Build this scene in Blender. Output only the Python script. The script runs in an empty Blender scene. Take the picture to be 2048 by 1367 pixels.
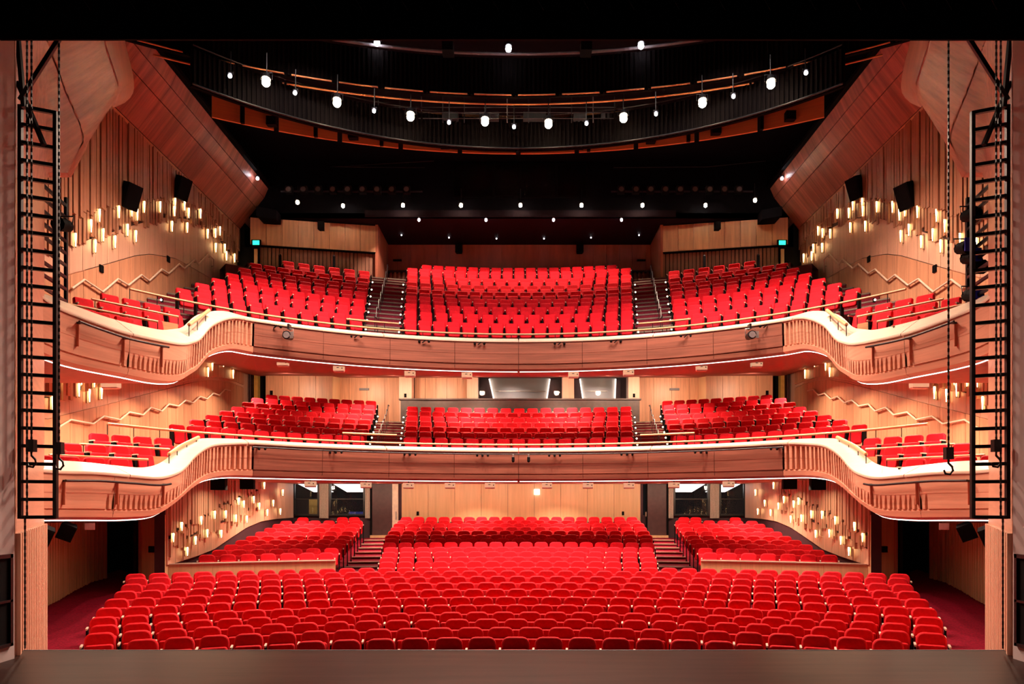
import bpy, math, random
from math import sin, cos, asin, atan2, pi, radians, hypot
from mathutils import Vector
random.seed(7)
C = bpy.context.scene.collection
S = bpy.context.scene
# ------------------------------------------------------------------ camera
F = 1504.0; CX = 1043.0; HY = 1005.0; EYE = 2.0; CAMX = 0.1
cam = bpy.data.cameras.new('camera'); cam_o = bpy.data.objects.new('camera', cam); C.objects.link(cam_o)
cam.sensor_width = 36.0; cam.lens = 36.0*F/2048.0
cam.shift_x = -(CX-1024.0)/2048.0; cam.shift_y = (HY-683.5)/2048.0
cam.clip_end = 200; cam.clip_start = 0.05
cam_o.location = (CAMX, 0, EYE); cam_o.rotation_euler = (pi/2, 0, 0)
S.camera = cam_o
# ------------------------------------------------------------------ world, exposure
w = bpy.data.worlds.new('house'); S.world = w; w.use_nodes = True
w.node_tree.nodes['Background'].inputs[0].default_value = (0.75, 0.62, 0.58, 1)
w.node_tree.nodes['Background'].inputs[1].default_value = 0.006
S.view_settings.view_transform = 'Standard'; S.view_settings.look = 'None'
S.view_settings.exposure = 0.75; S.view_settings.gamma = 1.0
S.view_settings.use_curve_mapping = False
S.cycles.max_bounces = 4; S.cycles.diffuse_bounces = 3; S.cycles.glossy_bounces = 2; S.cycles.transparent_max_bounces = 4; S.cycles.caustics_reflective = False; S.cycles.caustics_refractive = False; S.cycles.adaptive_threshold = 0.03
# light budget (fixtures of the house; wing lights and wall washes are added)
P_BRIDGE, P_FORE, P_REAR, P_DRESS, P_STALLS = 2500, 620, 480, 130, 60
WARM = (1.0, 0.69, 0.52); NEUT = (1.0, 0.80, 0.72); AMB = (1.0, 0.73, 0.50)

def spot(name, loc, target, power, cone=120, blend=0.6, col=WARM, size=0.15):
    l = bpy.data.lights.new(name, 'SPOT'); l.energy = power; l.color = col
    l.spot_size = radians(cone); l.spot_blend = blend; l.shadow_soft_size = size
    o = bpy.data.objects.new(name, l); C.objects.link(o); o.location = loc
    d = Vector(target)-Vector(loc); o.rotation_euler = d.to_track_quat('-Z', 'Y').to_euler()
    return o

def area(name, loc, power, size=0.3, col=WARM, target=None, spread=150):
    l = bpy.data.lights.new(name, 'AREA'); l.energy = power; l.color = col; l.shape = 'DISK'; l.size = size
    l.spread = radians(spread)
    o = bpy.data.objects.new(name, l); C.objects.link(o); o.location = loc
    if target:
        d = Vector(target)-Vector(loc); o.rotation_euler = d.to_track_quat('-Z', 'Y').to_euler()
    return o

# ------------------------------------------------------------------ helpers
def PY(px, py, Y): return (CAMX+(px-CX)/F*Y, Y, EYE+(HY-py)/F*Y)
def PX(px, py, X):
    Y = (X-CAMX)*F/(px-CX); return (X, Y, EYE+(HY-py)/F*Y)
def PZ(px, py, zc):
    Y = zc*F/(HY-py); return (CAMX+(px-CX)/F*Y, Y, EYE+zc)

class MB:
    def __init__(s): s.v = []; s.f = []; s.sm = []
    def add(s, vs, fs, smooth=False):
        n = len(s.v); s.v += [tuple(v) for v in vs]; s.f += [tuple(i+n for i in f) for f in fs]; s.sm += [smooth]*len(fs); return s
    def box(s, x0, x1, y0, y1, z0, z1):
        return s.add([(x0,y0,z0),(x1,y0,z0),(x1,y1,z0),(x0,y1,z0),(x0,y0,z1),(x1,y0,z1),(x1,y1,z1),(x0,y1,z1)],
                     [(0,3,2,1),(4,5,6,7),(0,1,5,4),(1,2,6,5),(2,3,7,6),(3,0,4,7)])
    def hexa(s, b, t):
        return s.add(list(b)+list(t), [(0,3,2,1),(4,5,6,7),(0,1,5,4),(1,2,6,5),(2,3,7,6),(3,0,4,7)])
    def obox(s, c, ux, sx, sy, z0, z1):
        """box whose local x runs along the plan direction ux"""
        ux = Vector((ux[0], ux[1])).normalized(); uy = Vector((-ux.y, ux.x)); c = Vector((c[0], c[1])); P = []
        for a, b in ((-1,-1),(1,-1),(1,1),(-1,1)):
            p = c+ux*a*sx/2+uy*b*sy/2; P.append((p.x, p.y))
        return s.hexa([(p[0],p[1],z0) for p in P], [(p[0],p[1],z1) for p in P])
    def prism(s, poly, z0, z1):
        n = len(poly)
        return s.add([(p[0],p[1],z0) for p in poly]+[(p[0],p[1],z1) for p in poly],
                     [tuple(range(n))[::-1], tuple(range(n,2*n))]+[(i,(i+1)%n,n+(i+1)%n,n+i) for i in range(n)])
    def beam(s, a, b, w, h):
        a = Vector(a); b = Vector(b); d = (b-a).normalized(); up = Vector((0,0,1))
        if abs(d.z) > .95: up = Vector((0,1,0))
        sx = d.cross(up).normalized()*w/2; sz = sx.cross(d).normalized()*h/2; P = []
        for q in (a, b): P += [q-sx-sz, q+sx-sz, q+sx+sz, q-sx+sz]
        return s.add(P, [(0,1,2,3),(7,6,5,4),(0,4,5,1),(1,5,6,2),(2,6,7,3),(3,7,4,0)])
    def cyl(s, a, b, r0, r1=None, n=10, smooth=True):
        return s.tube([a, b], [r0, r0 if r1 is None else r1], n, smooth)
    def tube(s, pts, r, n=8, smooth=True):
        pts = [Vector(p) for p in pts]; m = len(pts); base = len(s.v); rr = r if isinstance(r, (list, tuple)) else [r]*m
        V = []
        for i, p in enumerate(pts):
            d = (pts[min(i+1, m-1)]-pts[max(i-1, 0)]).normalized(); up = Vector((0,0,1)) if abs(d.z) < .9 else Vector((0,1,0))
            a = d.cross(up).normalized(); b = a.cross(d).normalized()
            for k in range(n):
                t = 2*pi*k/n; V.append(p+a*cos(t)*rr[i]+b*sin(t)*rr[i])
        fs = [(i*n+k, i*n+(k+1)%n, (i+1)*n+(k+1)%n, (i+1)*n+k) for i in range(m-1) for k in range(n)]
        s.add(V, fs, smooth); s.add(V[:n], [tuple(range(n))]); s.add(V[-n:], [tuple(range(n))[::-1]])
        return s
    def grid(s, rows, smooth=False):
        n = len(rows[0]); V = [p for r in rows for p in r]
        return s.add(V, [(i*n+k, i*n+k+1, (i+1)*n+k+1, (i+1)*n+k) for i in range(len(rows)-1) for k in range(n-1)], smooth)
    def slab(s, rows, off, smooth=False):
        """grid made thick: off is a vector or a grid of second points"""
        n = len(rows[0]); m = len(rows)
        two = off if isinstance(off, list) else [[(p[0]+off[0],p[1]+off[1],p[2]+off[2]) for p in r] for r in rows]
        s.grid(rows, smooth); s.grid(two, smooth)
        for i in range(m-1):
            s.add([rows[i][0], rows[i+1][0], two[i+1][0], two[i][0]], [(0,1,2,3)]); s.add([rows[i][-1], rows[i+1][-1], two[i+1][-1], two[i][-1]], [(0,1,2,3)])
        for k in range(n-1):
            s.add([rows[0][k], rows[0][k+1], two[0][k+1], two[0][k]], [(0,1,2,3)]); s.add([rows[-1][k], rows[-1][k+1], two[-1][k+1], two[-1][k]], [(0,1,2,3)])
        return s
    def sphere(s, c, r, n=10, m=6, sz=1.0):
        V = [(c[0], c[1], c[2]-r*sz)]
        for i in range(1, m):
            a = -pi/2+pi*i/m
            for k in range(n): V.append((c[0]+r*cos(a)*cos(2*pi*k/n), c[1]+r*cos(a)*sin(2*pi*k/n), c[2]+r*sz*sin(a)))
        V.append((c[0], c[1], c[2]+r*sz)); fs = []
        for k in range(n): fs.append((0, 1+(k+1)%n, 1+k)); fs.append((len(V)-1, 1+(m-2)*n+k, 1+(m-2)*n+(k+1)%n))
        for i in range(m-2):
            for k in range(n): fs.append((1+i*n+k, 1+i*n+(k+1)%n, 1+(i+1)*n+(k+1)%n, 1+(i+1)*n+k))
        return s.add(V, fs, True)
    def flip(s, sx):
        if sx > 0: s.v = [(-v[0], v[1], v[2]) for v in s.v]; s.f = [tuple(reversed(f)) for f in s.f]
        return s
    def mesh(s, name):
        me = bpy.data.meshes.new(name); me.from_pydata(s.v, [], s.f); me.polygons.foreach_set('use_smooth', s.sm); me.update(); return me
    def build(s, name, m, parent=None, **kw):
        me = s.mesh(name); me.materials.append(M[m]); o = bpy.data.objects.new(name, me); C.objects.link(o)
        if parent is not None: o.parent = parent
        return tag(o, **kw)

def tag(o, label=None, cat=None, group=None, kind=None):
    if label: o['label'] = label
    if cat: o['category'] = cat
    if group: o['group'] = group
    if kind: o['kind'] = kind
    return o
def empty(name, loc=(0,0,0), rz=0.0, **kw):
    o = bpy.data.objects.new(name, None); C.objects.link(o); o.location = loc; o.rotation_euler = (0,0,rz); o.empty_display_size = .1
    return tag(o, **kw)
def child(name, me, parent, loc=(0,0,0), rot=None):
    o = bpy.data.objects.new(name, me); C.objects.link(o); o.parent = parent; o.location = loc
    if rot: o.rotation_euler = rot
    return o
SIDE = {-1: 'left', 1: 'right'}
ONES = ['', 'first','second','third','fourth','fifth','sixth','seventh','eighth','ninth','tenth','eleventh','twelfth','thirteenth','fourteenth','fifteenth','sixteenth','seventeenth','eighteenth','nineteenth']
def nth(i):
    if i < 20: return ONES[i]
    t, u = divmod(i, 10); T = {2: 'twent', 3: 'thirt', 4: 'fort', 5: 'fift'}[t]
    return T+'ieth' if u == 0 else T+'y-'+ONES[u]

# ------------------------------------------------------------------ materials
M = {}
def new(name):
    m = bpy.data.materials.new(name); m.use_nodes = True; M[name] = m
    return m, m.node_tree, m.node_tree.nodes['Principled BSDF']
def plain(name, col, rough=.5, metal=0, var=.12, scale=6.0, spec=.5):
    m, t, b = new(name); N = t.nodes; L = t.links
    tc = N.new('ShaderNodeTexCoord'); nz = N.new('ShaderNodeTexNoise'); nz.inputs['Scale'].default_value = scale; nz.inputs['Detail'].default_value = 3
    L.new(tc.outputs['Object'], nz.inputs['Vector'])
    r = N.new('ShaderNodeValToRGB'); r.color_ramp.elements[0].position = .3; r.color_ramp.elements[1].position = .7
    r.color_ramp.elements[0].color = (*[c*(1-var) for c in col], 1); r.color_ramp.elements[1].color = (*[min(1, c*(1+var)) for c in col], 1)
    L.new(nz.outputs['Fac'], r.inputs['Fac']); L.new(r.outputs['Color'], b.inputs['Base Color'])
    b.inputs['Roughness'].default_value = rough; b.inputs['Metallic'].default_value = metal; b.inputs['Specular IOR Level'].default_value = spec
    return m
def wood(name, col, axis='z', var=.22, rough=.42, fine=9.0, band=0.0):
    """veneer: streaks run along axis (z, h = any level direction, d = slanting)"""
    m, t, b = new(name); N = t.nodes; L = t.links
    tc = N.new('ShaderNodeTexCoord'); mp = N.new('ShaderNodeMapping')
    mp.inputs['Scale'].default_value = {'z': (fine,fine,.5), 'h': (.5,.5,fine*1.6), 'x': (.5,fine,fine), 'y': (fine,.5,fine), 'd': (fine*.7,fine*.7,.6), 'e': (fine*.7,fine*.7,.6), 'b': (.25,5.0,.25)}[axis]
    if axis == 'd': mp.vector_type = 'TEXTURE'; mp.inputs['Scale'].default_value = (.14, .14, 2.2); mp.inputs['Rotation'].default_value = (radians(-48), 0, 0)
    L.new(tc.outputs['Object'], mp.inputs['Vector'])
    nz = N.new('ShaderNodeTexNoise'); nz.inputs['Scale'].default_value = 1.0; nz.inputs['Detail'].default_value = 5; nz.inputs['Roughness'].default_value = .65
    L.new(mp.outputs['Vector'], nz.inputs['Vector'])
    r = N.new('ShaderNodeValToRGB'); e = r.color_ramp.elements
    e[0].position = .3; e[1].position = .72
    e[0].color = (*[c*(1-var) for c in col], 1); e[1].color = (*[min(1, c*(1+var)) for c in col], 1)
    L.new(nz.outputs['Fac'], r.inputs['Fac']); L.new(r.outputs['Color'], b.inputs['Base Color'])
    bp = N.new('ShaderNodeBump'); bp.inputs['Strength'].default_value = .06; L.new(nz.outputs['Fac'], bp.inputs['Height']); L.new(bp.outputs['Normal'], b.inputs['Normal'])
    b.inputs['Roughness'].default_value = rough
    return m
def glow(name, col, strength):
    m, t, b = new(name); b.inputs['Base Color'].default_value = (*col, 1)
    b.inputs['Emission Color'].default_value = (*col, 1); b.inputs['Emission Strength'].default_value = strength
    return m
wood('wood_wall', (.62,.30,.17), 'z'); wood('wood_pale', (.73,.43,.30), 'z', .14); wood('wood_slat', (.46,.21,.12), 'z', .3, .45, 14); wood('rail_pale', (.80,.62,.48), 'h', .08, .35); wood('wood_slat_pale', (.60,.36,.23), 'z', .25, .45, 14); wood('wood_dim', (.30,.14,.09), 'z', .25, .45, 14)
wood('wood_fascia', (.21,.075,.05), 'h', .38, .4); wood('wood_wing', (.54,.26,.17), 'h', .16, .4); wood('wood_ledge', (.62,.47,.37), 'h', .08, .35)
wood('wood_red', (.46,.15,.09), 'z', .22, .38, 3.0); wood('wood_leaf', (.50,.20,.125), 'd', .3, .55, 9); wood('wood_rail', (.62,.34,.17), 'h', .15, .35)
wood('wood_bulk', (.40,.13,.09), 'b', .5, .4, 1.6)
wood('wood_lit_orange', (.62,.26,.10), 'h', .12, .45); wood('wood_end', (.70,.42,.22), 'z', .12)  # the orange one has warm lamp light put into its colour
wood('wood_stage', (.030,.013,.0105), 'x', .5, .36, 5.0); M['wood_stage'].node_tree.nodes['Principled BSDF'].inputs['Specular IOR Level'].default_value = .05
plain('fabric', (.66,.004,.014), .8, 0, .10, 14, spec=.2); plain('fabric_side', (.45,.006,.015), .8, 0, .1, 10)
plain('carpet', (.16,.004,.018), .95, 0, .3, 30); plain('carpet_side', (.15,.0015,.012), .95, 0, .35, 22, spec=.1)
plain('soffit', (.36,.075,.06), .7); plain('dark_red', (.09,.010,.016), .75); plain('plum', (.055,.014,.024), .65); plain('soffit_dark', (.016,.008,.013), .7, spec=.1)
plain('black', (.003,.003,.004), .7, spec=.08); plain('black_metal', (.010,.010,.012), .38, .3); plain('ceiling_black', (.004,.004,.007), .8, spec=.05)
plain('ribbed', (.0035,.0022,.0024), .8, spec=.04); plain('steel', (.42,.40,.40), .35, .8); plain('grey', (.16,.14,.15), .6); plain('cable', (.06,.06,.07), .5, .5)
plain('plaster', (.50,.42,.42), .8, 0, .06, 3); plain('cream', (.80,.66,.52), .6); glow('cream_lit', (.85,.63,.38), .28); plain('pink', (.75,.45,.42), .6); plain('curtain', (.46,.37,.31), .9, 0, .12, 25)
plain('booth', (.10,.045,.045), .6); plain('door_dark', (.070,.030,.032), .45); plain('counter', (.11,.075,.070), .5)
plain('white_wall', (.80,.74,.71), .8, 0, .03, 2); plain('nosing', (.45,.33,.24), .5); plain('nosing_dim', (.16,.11,.08), .6); plain('blue_metal', (.018,.022,.032), .4); plain('blue', (.02,.05,.45), .5); plain('gel_blue', (.02,.03,.6), .4)
plain('tip', (.58,.40,.32), .5); plain('joint', (.05,.025,.018), .8); plain('mustard', (.55,.32,.07), .6); plain('violet', (.22,.08,.45), .6)
glow('lamp_warm', (1,.80,.52), 90); glow('lamp_white', (.95,.93,1), 22); glow('led', (1,.84,.70), 3.2); glow('sconce_glow', (1,.66,.28), 9.0); glow('aisle_glow', (1,.85,.58), 3.5)
glow('exit_green', (.02,.75,.45), 1.6); glow('white_glow', (1,.93,.90), 2.2); glow('dim_white', (.95,.93,1), 6)
gm, gt, gb = new('glass'); gb.inputs['Base Color'].default_value = (.02,.02,.025,1); gb.inputs['Roughness'].default_value = .04; gb.inputs['Alpha'].default_value = .22

for k in ('lamp_warm', 'lamp_white', 'dim_white', 'aisle_glow', 'exit_green', 'cream_lit', 'white_glow'): M[k].cycles.emission_sampling = 'NONE'
# ------------------------------------------------------------------ stage and proscenium
st = MB().box(-9, 9, -3, 10.2, -.12, 0).build('floor_stage', 'wood_stage', kind='structure')
MB().box(-9, 9, 10.12, 10.18, -1.35, -.12).build('front_board', 'black', st)
MB().box(-9, 9, 10.2, 10.23, -.10, .004).build('edge_strip', 'cable', st)
for sx in (-1, 1):
    jb = MB().box(-9.6, -6.42, 7.0, 9.67, 0, 12.2).flip(sx).build('wall_proscenium_'+SIDE[sx], 'plaster', kind='structure')
    r = MB()
    for (y0, y1, z0, z1) in ((8.9, 9.6, .18, .22), (8.9, 9.6, 1.30, 1.35), (8.9, 8.96, .18, 1.35), (9.55, 9.6, .18, 1.35), (8.9, 9.6, .74, .77)):
        r.box(-6.43, -6.385, y0, y1, z0, z1)
    r.flip(sx).build('niche_frame', 'black_metal', jb)
    MB().box(-6.425, -6.41, 8.94, 9.57, .20, 1.32).flip(sx).build('niche', 'black', jb)
hd = empty('stage_header', (0, 9.4, 7.781), label='black stage border cloth hanging across the top of the opening', cat='border cloth')
hb = MB().box(-9.6, 9.6, -.015, .015, 0, 4.4).build('cloth', 'black', hd)
bt = empty('lighting_batten', (0, 9.1, 8.16), label='thin dark pipe batten hung on wires in front of the border cloth', cat='batten')
MB().tube([(-6.1, 0, 0), (7.0, 0, 0)], .016).build('pipe', 'cable', bt)
for q in range(23):
    x = -5.8+q*.55; MB().cyl((x, 0, 0), (x+.12, .02, -.19), .004, n=5).build('tie', 'cable', bt)
for x in (PY(541, 0, 9.1)[0], PY(1514, 0, 9.1)[0]): MB().cyl((x, 0, 0), (x, 0, 2.6), .007, n=6).build('wire', 'steel', bt)

# ------------------------------------------------------------------ stalls floor
SC = (0.0, -2.5)                                  # centre of the curved rows
SD = [12.5+.9*i for i in range(23)]               # depth of each row on the axis
STOP = [-.43,-.415,-.403,-.40,-.373,-.314,-.242,-.18,-.112,-.05,-.026,.072,.139,.247,.335,.448,.544,.637,.754,.865,.985,1.084,1.2]
SFZ = [z-1.8+2.0-.93 for z in STOP]               # floor level of each row
def polar_bands(mb, c, rad, z, xl, thick, tmax=1.2, seg=28):
    """stepped arcs: rad = edges (n+1), z = levels (n)"""
    for i in range(len(z)):
        xlim = xl(i) if callable(xl) else xl
        r0, r1 = rad[i], rad[i+1]; t = min(tmax, asin(min(.999, xlim/r1)))
        A = [-t+2*t*k/seg for k in range(seg+1)]
        p = lambda r, a, zz: (c[0]+r*sin(a), c[1]+r*cos(a), zz)
        mb.grid([[p(r0, a, z[i]-thick) for a in A], [p(r0, a, z[i]) for a in A], [p(r1, a, z[i]) for a in A], [p(r1, a, z[i]-thick) for a in A], [p(r0, a, z[i]-thick) for a in A]])
fl = MB()
def ramp(mb, c, rad, z, xlim, seg=28):
    for i in range(len(rad)-1):
        R0, R1 = rad[i], rad[i+1]; rows = []
        for r, zz in ((R0, z[i]), (R1, z[i+1])):
            t = asin(min(.999, xlim/r)); rows.append([(c[0]+r*sin(-t+2*t*k/seg), c[1]+r*cos(-t+2*t*k/seg), zz) for k in range(seg+1)])
        mb.slab(rows, (0, 0, -.3), True)
ed = [SD[0]+2.5-2.6]+[SD[i]+2.5-.52 for i in range(1, 23)]+[SD[22]+2.5+.9]
ramp(fl, SC, [SD[0]+2.5-2.6]+[d+2.5 for d in SD]+[SD[22]+3.6], [SFZ[0]]+SFZ+[SFZ[22]], 12.9)
fl.box(-13, 13, 10.2, 12.6, SFZ[0]-.3, SFZ[0]-.02)
flo = fl.build('floor_stalls', 'carpet_side', kind='structure')

# ------------------------------------------------------------------ side walls
def zfun(px, X):
    q = sorted((PX(a, b, X)[1], PX(a, b, X)[2]) for a, b in px)
    def f(y):
        if y <= q[0][0]: return q[0][1]
        for (a, za), (b, zb) in zip(q, q[1:]):
            if y <= b: t = (y-a)/(b-a); return za+(zb-za)*t
        return q[-1][1]
    return f
def slats(mb, X, y0, y1, pitch, wid, dep, z0, z1, jit=.25):
    y = y0
    while y < y1:
        a = z0(y) if callable(z0) else z0; b = z1(y) if callable(z1) else z1
        if b > a+.05: mb.box(X, X+dep*random.uniform(.7, 1.15), y, y+wid*random.uniform(.85, 1.15), a+random.uniform(-jit, jit)*.3, b)
        y += pitch
XW = -12.1
UP1 = zfun([(100,440),(140,428),(200,415),(260,400),(310,395),(360,400),(410,425),(450,465),(475,500)], XW)
UP2 = zfun([(100,505),(140,490),(200,472),(260,452),(320,435),(370,437),(410,455),(450,495),(475,525)], XW)
SEAM = zfun([(100,556),(135,548),(200,530),(270,510),(300,507),(350,516),(415,553),(450,575)], XW)
MID2 = zfun([(86,797),(120,790),(160,780),(200,765),(240,755),(280,742)], XW)
MSEAM = zfun([(86,838),(117,830),(200,810),(305,783),(380,764),(417,758),(440,760),(467,767)], XW)
XR = -10.0
RCURVE = zfun([(336,1128),(345,1126),(389,1112),(425,1098),(462,1073),(491,1054),(520,1042),(550,1037),(579,1035)], XR)
RSL = zfun([(335,1104),(365,1086),(400,1068),(435,1053),(470,1040),(500,1022),(520,1010),(560,992)], XR)
RSL2 = zfun([(335,1070),(365,1050),(400,1030),(435,1012),(470,996),(500,985),(520,975),(560,960)], XR)
for sx in (-1, 1):
    nm = SIDE[sx]
    wl = MB().box(-12.5, XW, 16.0, 34.0, 1.6, 13.75).flip(sx).build('wall_'+nm, 'wood_pale', kind='structure')
    # vertical boards of the plain zone under the slats
    y = 19.0
    while y < 32.9:
        yb = min(y+.62, 32.9); m = .5*(y+yb)
        rows = [[(XW+.03, yy, zf(yy)) for yy in (y+.008, m, yb-.008)] for zf in (SEAM, UP2)]
        MB().slab(rows, (-.04, 0, 0)).flip(sx).build('board', 'wood_pale', wl)
        rows = [[(XW+.05, yy, max(6.2, MSEAM(yy)+.12)) for yy in (y+.008, m, yb-.008)]]+[[(XW+.05, yy, SEAM(yy)-.025) for yy in (y+.008, m, yb-.008)]]
        MB().slab(rows, (-.06, 0, 0)).flip(sx).build('panel', 'wood_wall', wl)
        rows = [[(XW+.05, yy, 2-.3) for yy in (y+.008, m, yb-.008)], [(XW+.05, yy, MSEAM(yy)-.02) for yy in (y+.008, m, yb-.008)]]
        MB().slab(rows, (-.06, 0, 0)).flip(sx).build('panel', 'wood_wall', wl)
        rows = [[(XW+.03, yy, MSEAM(yy)) for yy in (y+.008, m, yb-.008)], [(XW+.03, yy, max(MSEAM(yy)+.05, min(MID2(yy), 8.2))) for yy in (y+.008, m, yb-.008)]]
        MB().slab(rows, (-.04, 0, 0)).flip(sx).build('board', 'wood_pale', wl)
        y += .62
    a = MB(); slats(a, XW, 16.6, 33.0, .19, .12, .09, UP2, UP1, .6); a.flip(sx).build('short_slat', 'wood_slat', wl, kind='stuff')
    a = MB(); slats(a, XW, 16.5, 33.0, .17, .135, .13, lambda y: UP1(y)-.03, 13.7, .3); a.flip(sx).build('long_slat', 'wood_slat', wl, kind='stuff')
    a = MB(); slats(a, XW, 16.6, 26.5, .2, .12, .12, MID2, 7.0, .7); a.flip(sx).build('mid_slat', 'wood_slat_pale', wl, kind='stuff')
    rows = [[(XW+.015, yy, zf(yy)) for yy in (16.3, 19, 20, 21, 22, 23, 24)] for zf in (lambda y: MID2(y)-.05, lambda y: 7.2)]
    MB().slab(rows, (-.012, 0, 0)).flip(sx).build('backing', 'joint', wl)
    MB().box(XW+.002, XW+.012, 16.2, 33.4, 8.5, 13.7).flip(sx).build('backing', 'joint', wl)
    # rear stalls side wall
    wr = MB().box(-10.3, XR, 21.3, 33.2, -1.9, 2.9).flip(sx).build('wall_stalls_'+nm, 'plum', kind='structure')
    y = 21.35
    while y < 33.1:
        yb = min(y+.5, 33.15); m = .5*(y+yb)
        rows = [[(XR+.05, yy, RCURVE(yy)) for yy in (y, m, yb-.008)], [(XR+.05, yy, 2.9) for yy in (y, m, yb-.008)]]
        MB().slab(rows, (-.06, 0, 0)).flip(sx).build('board', 'wood_pale', wr); y = yb+.004
    a = MB(); slats(a, XR+.05, 21.4, 28.8, .17, .12, .07, RSL, RSL2, .8); a.flip(sx).build('short_slat', 'wood_slat_pale', wr, kind='stuff')
    ysl = [21.4+7.4*k/12 for k in range(13)]
    MB().slab([[(XR+.053, yy, RSL(yy)+.1) for yy in ysl], [(XR+.053, yy, 2.9) for yy in ysl]], (.008, 0, 0)).flip(sx).build('backing', 'joint', wr)
    a = MB(); slats(a, XR+.05, 21.4, 28.8, .17, .125, .10, lambda y: RSL2(y)-.02, 2.9, .5); a.flip(sx).build('long_slat', 'wood_slat_pale', wr, kind='stuff')
    # front stalls side wall, slatted and bowed, with its exit
    wf = MB(); pl = [(-10.6,11.0),(-11.4,14.5),(-12.1,19.0),(-12.55,21.2),(-12.74,22.3),(-12.6,23.0)]
    wf.slab([[(x, y, -1.4) for x, y in pl], [(x, y, 1.66) for x, y in pl]], (-.2, 0, 0))
    wfo = wf.flip(sx).build('wall_front_'+nm, 'wood_slat', kind='structure')
    a = MB(); rnd = random.Random(3)
    for (xa, ya), (xb, yb) in zip(pl, pl[1:]):
        L = hypot(xb-xa, yb-ya); n = int(L/.17)
        for k in range(n):
            t = (k+.5)/n; a.obox((xa+(xb-xa)*t+.03, ya+(yb-ya)*t), (xb-xa, yb-ya), .10*rnd.uniform(.7, 1.2), .09*rnd.uniform(.6, 1.2), -1.15, 1.66)
    a.flip(sx).build('slat', 'wood_end', wfo, kind='stuff')
    a = MB(); a.slab([[(x+.06, y, -1.4) for x, y in pl], [(x+.06, y, -1.02) for x, y in pl]], (-.03, 0, 0)); a.flip(sx).build('skirting', 'black', wfo)
    # panel and doorway beside the rear stalls
    dw = MB().slab([[(-10.0,21.3,-1.4),(-11.0,22.0,-1.4)], [(-10.0,21.3,1.66),(-11.0,22.0,1.66)]], (.02,.2,0)).flip(sx).build('wall_exit_'+nm, 'wood_end', kind='structure')
    ds = MB(); ds.slab([[(-10.9,22.6,-1.4),(-16.0,27.0,-1.4)], [(-10.9,22.6,1.66),(-16.0,27.0,1.66)]], (0,.2,0)); ds.flip(sx).build('door_1' if sx < 0 else 'door_2', 'black', kind='structure')
    MB().obox((-11.03, 22.03), (-1.0, .7), .10, .14, -1.4, 1.6).flip(sx).build('jamb', 'wood_slat', dw)
    MB().obox((-11.3, 22.25), (-1.0, .7), .16, .08, -1.4, 1.6).flip(sx).build('jamb', 'black_metal', dw)
    MB().box(-10.58, -10.44, 21.52, 21.60, .58, .76).flip(sx).build('switch_plate', 'black', dw)
    # curved wood partition in front of the raised rear block
    R = 25.95; t0, t1 = asin(5.55/R), asin(9.98/R)
    pt = empty('partition', (sx*8, 22, -.8), label='curved wood half wall before the raised seats on the '+nm, cat='partition')
    for k in range(4):
        A = [t0+(t1-t0)*(k+j/4*.995)/4 for j in range(5)]
        rows = [[(-r*sin(t), -2.5+r*cos(t), z) for t in A] for r, z in ((R, -1.1), (R, .24))]
        two = [[(-r*sin(t), -2.5+r*cos(t), z) for t in A] for r, z in ((R+.08, -1.1), (R+.08, .24))]
        o = MB().slab(rows, two).flip(sx).build('panel', 'wood_end', pt); o.location = (-sx*8, -22, .8)
    A = [t0+(t1-t0)*j/12 for j in range(13)]
    rows = [[(-r*sin(t), -2.5+r*cos(t), .265) for t in A] for r in (R-.02, R+.1)]
    o = MB().slab(rows, (0,0,-.03)).flip(sx).build('cap', 'wood_ledge', pt); o.location = (-sx*8, -22, .8)
    # splayed wall between the proscenium and the balcony wings
    pl = [(-6.5,9.8),(-7.9,12.3),(-9.1,14.5)]
    sp = MB().slab([[(x, y, -1.35) for x, y in pl], [(x, y, 9.2) for x, y in pl]], (-.3, .1, 0)).flip(sx).build('wall_splay_'+nm, 'wood_wing', kind='structure')
    a = MB()
    for k in range(16):
        t = (k+.5)/16; x = -6.5+(-2.6)*t; y = 9.8+4.7*t; a.obox((x+.03, y-.02), (-2.6, 4.7), .18, .08, -1.35, 1.6)
    a.flip(sx).build('slat', 'wood_pale', sp, kind='stuff')

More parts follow.
